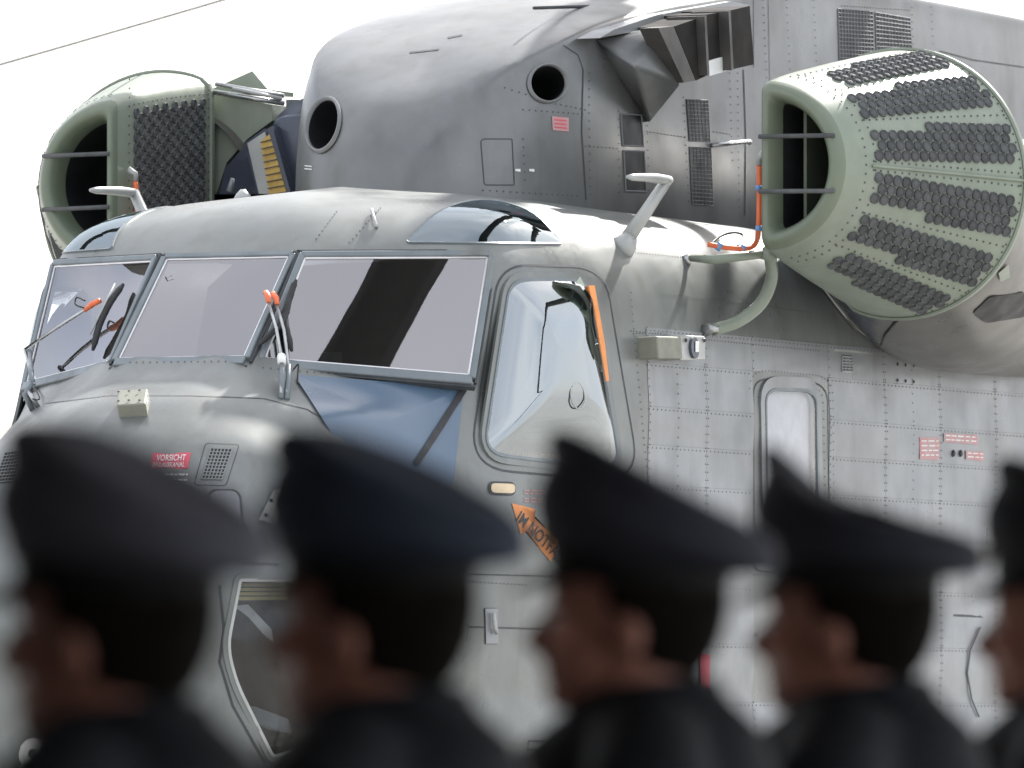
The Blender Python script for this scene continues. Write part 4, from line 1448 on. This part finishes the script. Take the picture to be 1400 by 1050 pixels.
# ------------------------------------------------------------------ rotor overhead, undercarriage
HUBX, HUBZ = -6.4, 6.15
mesh('rotor_mast', *tube([(HUBX, 0, 5.0), (HUBX, 0, 6.3)], [0.42, 0.16], 20), EXH, HELI, True)
hub = mesh('rotor_hub', *tube([(HUBX, 0, 6.0), (HUBX, 0, 6.12), (HUBX, 0, 6.25), (HUBX, 0, 6.4)], [0.3, 0.55, 0.5, 0.12], 24), EXH, HELI, True)
BLADE = mat('blade_dark_paint', (0.035, 0.036, 0.036), 0.6, 0, var=0.15, scale=1.5)
def blade(az):
    d = V((math.cos(az), math.sin(az), 0)); s = V((-d.y, d.x, 0))
    vs, fs = [], []
    sec = [(-.17, 0), (-.13, .035), (0, .045), (.11, .03), (.19, 0), (.11, -.025), (0, -.03), (-.13, -.03)]
    N = 24
    for i in range(N + 1):
        r = 1.6 + 9.4 * i / N
        zz = HUBZ + .05 - 0.012 * (r - 1) ** 2 * .62
        for a, b in sec:
            vs.append(V((HUBX, 0, zz)) + d * r + s * a + UPZ * b)
    for i in range(N):
        for k in range(8):
            k2 = (k + 1) % 8
            fs.append((i * 8 + k, i * 8 + k2, (i + 1) * 8 + k2, (i + 1) * 8 + k))
    fs += [tuple(range(8)), tuple(N * 8 + k for k in range(8))]
    o = fix(mesh('rotor_blade', vs, fs, BLADE, HELI, True))
    o2 = mesh('blade_cuff', *tube([V((HUBX, 0, HUBZ + .03)) + d * .3, V((HUBX, 0, HUBZ + .04)) + d * 1.7], [.12, .09], 10), EXH, o, True)
BAZ = math.radians(18.0)
for k in range(6):
    blade(BAZ + k * math.pi / 3)
def wheel(x, y, r, wd):
    W_ = mesh('wheel', *tube([(x, y - wd / 2, r), (x, y - wd / 2 + .03, r), (x, y + wd / 2 - .03, r), (x, y + wd / 2, r)], [r * .82, r, r, r * .82], 24), DARK, HELI, True)
    mesh('rim', *tube([(x, y - wd / 2 - .004, r), (x, y + wd / 2 + .004, r)], r * .5, 16), STEEL, W_)
    mesh('wheel_strut', *tube([(x, y, r), (x - .05, y * .7, 1.1)], .06, 10), STEEL, W_, True)
for y in (-.22, .22): wheel(-.4, y, .33, .22)
for y in (-1.75, -1.45, 1.45, 1.75): wheel(-9.0, y, .36, .24)

# ------------------------------------------------------------------ cable across the sky
cab_m = mat('grey_cable_sheath', (0.10, 0.10, 0.10), 0.7, 0, var=0.1, scale=4)
c0, c1 = at(-900, 338, 62), at(1100, -240, 62)
cl = tube_obj('overhead_cable', [c0.lerp(c1, k / 12) - UPZ * (0.05 * (1 - (k / 6 - 1) ** 2)) for k in range(13)], 0.0085, cab_m, None, 6)
tag(cl, 'thin grey cable slanting across the white sky at upper left', 'cable')

# ================================================================== soldiers
def ell(c, r, seg=20):
    bm = bmesh.new()
    bmesh.ops.create_uvsphere(bm, u_segments=seg, v_segments=seg // 2 + 2, radius=1)
    bmesh.ops.transform(bm, matrix=Matrix.Translation(c) @ Matrix.Diagonal((*r, 1)), verts=bm.verts)
    vs = [v.co.copy() for v in bm.verts]; fs = [tuple(v.index for v in f.verts) for f in bm.faces]
    bm.free()
    return vs, fs
def remeshed(name, parts, vox, smooth=4):
    vs, fs = join(*parts)
    me = bpy.data.meshes.new(name); me.from_pydata([tuple(v) for v in vs], [], fs)
    o = bpy.data.objects.new(name, me); COL.objects.link(o)
    r = o.modifiers.new('r', 'REMESH'); r.mode = 'VOXEL'; r.voxel_size = vox
    s = o.modifiers.new('s', 'SMOOTH'); s.iterations = smooth; s.factor = 0.5
    dg = bpy.context.evaluated_depsgraph_get()
    out = bpy.data.meshes.new_from_object(o.evaluated_get(dg))
    bpy.data.objects.remove(o); bpy.data.meshes.remove(me)
    out.name = name
    for p in out.polygons: p.use_smooth = True
    return out
SKINP = mat('skin', (0.66, 0.30, 0.23), 0.5, 0, var=0.08, scale=14)
HAIR = mat('dark_short_hair', (0.016, 0.013, 0.011), 0.9, 0, var=0.3, scale=30, spec=0.1)
NAVY = mat('dark_navy_wool', (0.022, 0.026, 0.036), 0.8, 0, var=0.2, scale=40, bump=0.2, bscale=200)
def hand(sy):
    y = sy * .29
    P = [ell((.03, y, .80), (.042, .02, .055))]
    for k, (dx, L) in enumerate(((.034, .07), (.012, .08), (-.010, .075), (-.030, .06))):
        P.append(tube([(.03 + dx, y, .77), (.035 + dx, y - sy * .006, .77 - L * .55), (.045 + dx, y - sy * .022, .77 - L)], [.0095, .009, .0075], 8))
    P.append(tube([(.06, y, .82), (.085, y - sy * .012, .785), (.09, y - sy * .018, .75)], [.012, .0105, .008], 8))
    return P
def body_parts():
    P = [ell((-.012, 0, 1.695), (.100, .078, .104), 28), ell((.022, 0, 1.615), (.072, .057, .072), 24),
         ell((.050, 0, 1.60), (.046, .040, .042), 20), ell((.079, 0, 1.568), (.020, .024, .019), 16),
         ell((.064, 0, 1.69), (.032, .052, .026), 16), ell((.092, 0, 1.602), (.011, .024, .009), 14),
         ell((.090, 0, 1.590), (.011, .021, .008), 14), ell((.080, .030, 1.645), (.018, .022, .02), 12), ell((.080, -.030, 1.645), (.018, .022, .02), 12),
         tube([(.084, 0, 1.678), (.101, 0, 1.655), (.117, 0, 1.636), (.100, 0, 1.624)], [.010, .012, .0135, .012], 10),
         tube([(-.035, 0, 1.40), (-.025, 0, 1.5), (-.012, 0, 1.62)], [.080, .071, .067], 18)]
    for s in (-1, 1):
        P.append(ell((-.008, s * .080, 1.645), (.019, .011, .032), 12))
        P.append(tube([(-.03, s * .16, 1.40), (-.03, s * .235, 1.36), (-.035, s * .27, 1.12), (.01, s * .285, .86)], [.06, .055, .045, .03], 12))
        P.append(tube([(-.02, s * .09, .98), (-.01, s * .10, .52), (-.03, s * .10, .10)], [.085, .055, .04], 12))
        P.append(ell((.04, s * .10, .06), (.12, .04, .035), 12))
        P += hand(s)
    P.append(tube([(-.02, 0, .92), (-.01, 0, 1.10), (-.02, 0, 1.30), (-.03, 0, 1.44)], [.15, .14, .17, .09], 20))
    return P
BODY = remeshed('body', body_parts(), 0.0065, 3)
BODY.materials.append(SKINP)
def jacket_parts():
    P = []
    for s in (-1, 1):
        P.append(tube([(-.03, s * .10, 1.465), (-.03, s * .215, 1.405), (-.033, s * .27, 1.22), (-.035, s * .285, 1.10), (.005, s * .29, .87)], [.07, .078, .064, .058, .045], 14))
    vs, fs = tube([(-.02, 0, .78), (-.01, 0, .95), (-.01, 0, 1.10), (-.02, 0, 1.28), (-.03, 0, 1.40), (-.032, 0, 1.475), (-.03, 0, 1.515)], [.20, .19, .18, .21, .205, .135, .090], 28)
    vs = [V((v.x * .84, v.y * 1.0, v.z)) if v.z < 1.4 else V((v.x, v.y, v.z)) for v in vs]
    P.append((vs, fs))
    P.append(tube([(-.035, 0, 1.47), (-.028, 0, 1.535)], [.092, .086], 22))
    return P
JACK = remeshed('jacket', jacket_parts(), 0.011, 5); JACK.materials.append(NAVY)
def trouser_parts():
    P = [tube([(-.02, 0, .82), (-.02, 0, .95)], [.155, .165], 18)]
    for s in (-1, 1):
        P.append(tube([(-.02, s * .085, .92), (-.012, s * .10, .52), (-.03, s * .10, .10)], [.105, .08, .075], 14))
    return P
TROU = remeshed('trousers', trouser_parts(), 0.014, 3); TROU.materials.append(NAVY)
SHOE = remeshed('shoe', [ell((.045, 0, .05), (.145, .05, .045), 16), tube([(-.03, 0, .05), (-.03, 0, .13)], [.06, .055], 12)], 0.012, 2); SHOE.materials.append(DARK)
# hair shell
bm = bmesh.new()
bmesh.ops.create_uvsphere(bm, u_segments=36, v_segments=24, radius=1)
bmesh.ops.transform(bm, matrix=Matrix.Translation((-.016, 0, 1.690)) @ Matrix.Diagonal((.104, .083, .124, 1)), verts=bm.verts)
def hairline(p):
    return p.z < (1.576 if p.x < -.04 else 1.576 + (p.x + .04) * 1.6) or p.x > .055
bmesh.ops.delete(bm, geom=[v for v in bm.verts if hairline(v.co)], context='VERTS')
bmesh.ops.solidify(bm, geom=bm.faces[:], thickness=-0.006)
HAIRM = bpy.data.meshes.new('hair'); bm.to_mesh(HAIRM); bm.free(); HAIRM.materials.append(HAIR)
for p in HAIRM.polygons: p.use_smooth = True
# peaked cap
def cap_meshes(kind):
    N = 48
    ang = [2 * math.pi * k / N for k in range(N)]
    def ringb(z, rx, ry, tilt, cx=-.014):
        return [V((cx + rx * math.cos(a), ry * math.sin(a), z + tilt * math.cos(a))) for a in ang]
    band = [ringb(1.708, .110, .090, .012), ringb(1.736, .113, .093, .016)]
    def hz(f):
        if kind == 0:
            return .140 * (1 - (1 - f) ** 1.12) + .012 * math.sin(math.pi * f) - .026 * max(0, (f - .78) / .22) ** 2
        if kind == 1:
            return .140 * (1 - (1 - f) ** 1.25) - .008 * max(0, (f - .85) / .15) ** 2
        return .090 * (1 - (1 - f) ** 1.3) + .050 * math.exp(-((1 - f) / .16) ** 2)
    def crown(t, lift=0, sc=1):
        out = []
        for a in ang:
            c_, s_ = math.cos(a), math.sin(a)
            x = -.040 + .144 * sc * c_
            y = .130 * sc * s_
            g = (sc * c_ + 1) / 2
            out.append(V((x, y, 1.750 + hz(g) + lift - .012 * (sc * s_) ** 2)))
        return out
    top = [crown(0, -.026, .965), crown(0, -.012, 1.0), crown(0, .004, .99), crown(0, .013, .93), crown(0, .014, .8), crown(0, .008, .55), crown(0, 0, .3), crown(0, -.002, .1)]
    mid = []
    b1, c0_ = band[1], top[0]
    side = [[b1[i].lerp(c0_[i], t) + V((math.cos(ang[i]), math.sin(ang[i]), 0)) * .018 * math.sin(math.pi * t) for i in range(N)] for t in (.0, .15, .35, .6, .85)]
    secs = side + top
    vs, fs = [], []
    for s in secs: vs += s
    for r in range(len(secs) - 1):
        for i in range(N):
            j = (i + 1) % N
            fs.append((r * N + i, r * N + j, (r + 1) * N + j, (r + 1) * N + i))
    fs.append(tuple((len(secs) - 1) * N + i for i in range(N)))
    crown_m = bpy.data.meshes.new('cap_crown'); crown_m.from_pydata(vs, [], fs)
    vs = band[0] + band[1]
    fs = [(i, (i + 1) % N, N + (i + 1) % N, N + i) for i in range(N)]
    band_m = bpy.data.meshes.new('cap_band'); band_m.from_pydata(vs, [], fs)
    # visor
    vs, fs = [], []
    K = 20
    for k in range(K + 1):
        a = math.radians(-66 + 132 * k / K)
        p0 = V((-.014 + .111 * math.cos(a), .091 * math.sin(a), 1.712 + .012 * math.cos(a)))
        e = math.cos(a * 90 / 66 * .98)
        for t in (0, .5, 1):
            vs.append(p0 + V((math.cos(a) * .062, math.sin(a) * .02, -.034)) * t * max(.02, e))
    for k in range(K):
        for t in range(2):
            fs.append((k * 3 + t, k * 3 + t + 1, k * 3 + t + 4, k * 3 + t + 3))
    vis_m = bpy.data.meshes.new('cap_visor'); vis_m.from_pydata(vs, [], fs)
    for m_ in (crown_m, band_m, vis_m):
        for p in m_.polygons: p.use_smooth = True
    return crown_m, band_m, vis_m
CAPS = [cap_meshes(k) for k in range(3)]
_c, BD, VS = CAPS[0]
kinds = [0, 0, 1, 2, 1]
VISM = mat('black_visor_leather', (0.012, 0.012, 0.013), 0.3, 0, var=0.2, scale=10)
BANDM = mat('black_cap_band', (0.012, 0.0125, 0.014), 0.8, 0, var=0.2, scale=30)
BADGE = mat('dull_gold_badge', (0.30, 0.22, 0.09), 0.4, 0.8, var=0.2, scale=20)
BD.materials.append(BANDM); VS.materials.append(VISM)
capcols = [mat('grey_violet_cap_wool', (0.155, 0.158, 0.200), 0.85, 0, var=0.12, scale=20), mat('blue_cap_wool', (0.060, 0.080, 0.125), 0.85, 0, var=0.12, scale=20),
           mat('dark_violet_cap_wool', (0.072, 0.075, 0.105), 0.85, 0, var=0.12, scale=20), mat('charcoal_cap_wool', (0.055, 0.058, 0.082), 0.85, 0, var=0.12, scale=20),
           mat('black_blue_cap_wool', (0.03, 0.034, 0.045), 0.85, 0, var=0.12, scale=20)]
labels = ['soldier in grey-violet peaked cap, leftmost in the row', 'soldier in navy blue peaked cap before the helicopter nose',
          'soldier with pointed dark cap front below the bubble side window', 'soldier in charcoal cap whose tip covers the rounded cabin window', 'soldier cut off by the right edge of the picture']
# nose pixel, distance, turn away from the camera (deg), cap tilt
spec = [((-8, 896), 9.7, 24, 0), ((360, 882), 10.4, 22, 2), ((712, 872), 11.5, 2, -2), ((1020, 878), 12.1, 15, 1), ((1328, 880), 12.9, 12, -3)]
left = -RT
for i, ((nx, ny), dist, yaw, tilt) in enumerate(spec):
    P = at(nx, ny, dist)
    d = left * math.cos(math.radians(yaw)) + HV * math.sin(math.radians(yaw))
    rz = math.atan2(d.y, d.x)
    sc = P.z / 1.640
    base = P - d * 0.128 * sc
    base.z = 0.031
    t = empty('person', base)
    t.rotation_euler = (0, 0, rz); t.scale = (sc, sc, (P.z - 0.031) / 1.640)
    tag(t, labels[i], 'person', 'soldiers standing in a row')
    link('body', BODY, None, t, False); link('hair', HAIRM, None, t, False); link('jacket', JACK, None, t, False).location.z = 0.052; link('trousers', TROU, None, t, False)
    for s in (-1, 1):
        o = link('shoe', SHOE, None, t, False); o.location = (-.01, s * .10, 0)
    crm = CAPS[kinds[i]][0].copy(); crm.materials.append(capcols[i])
    cap = link('peaked_cap', crm, None, t, False)
    pv = Matrix.Translation((0, 0, 1.70)) @ Matrix.Rotation(math.radians(tilt), 4, 'Y') @ Matrix.Translation((0, 0, -1.70))
    cap.matrix_local = pv
    link('cap_band', BD, None, cap, False); link('cap_visor', VS, None, cap, False)
    bd = mesh('cap_badge', *ell((.106, 0, 1.762), (.006, .022, .02), 10), BADGE, cap, True)
    for s in (-1, 1):
        e = mesh('eye', *ell((.0865, s * .031, 1.660), (.011, .013, .011), 10), LETTER, t, True)
        q = mesh('shoulder_board', *box_vf((-.06, s * .13 - .03, 1.452), (.055, 0, 0), (0, .06, 0), (0, s * 0, .008)), BANDM, t)
        q.rotation_euler = (0, 0, 0)
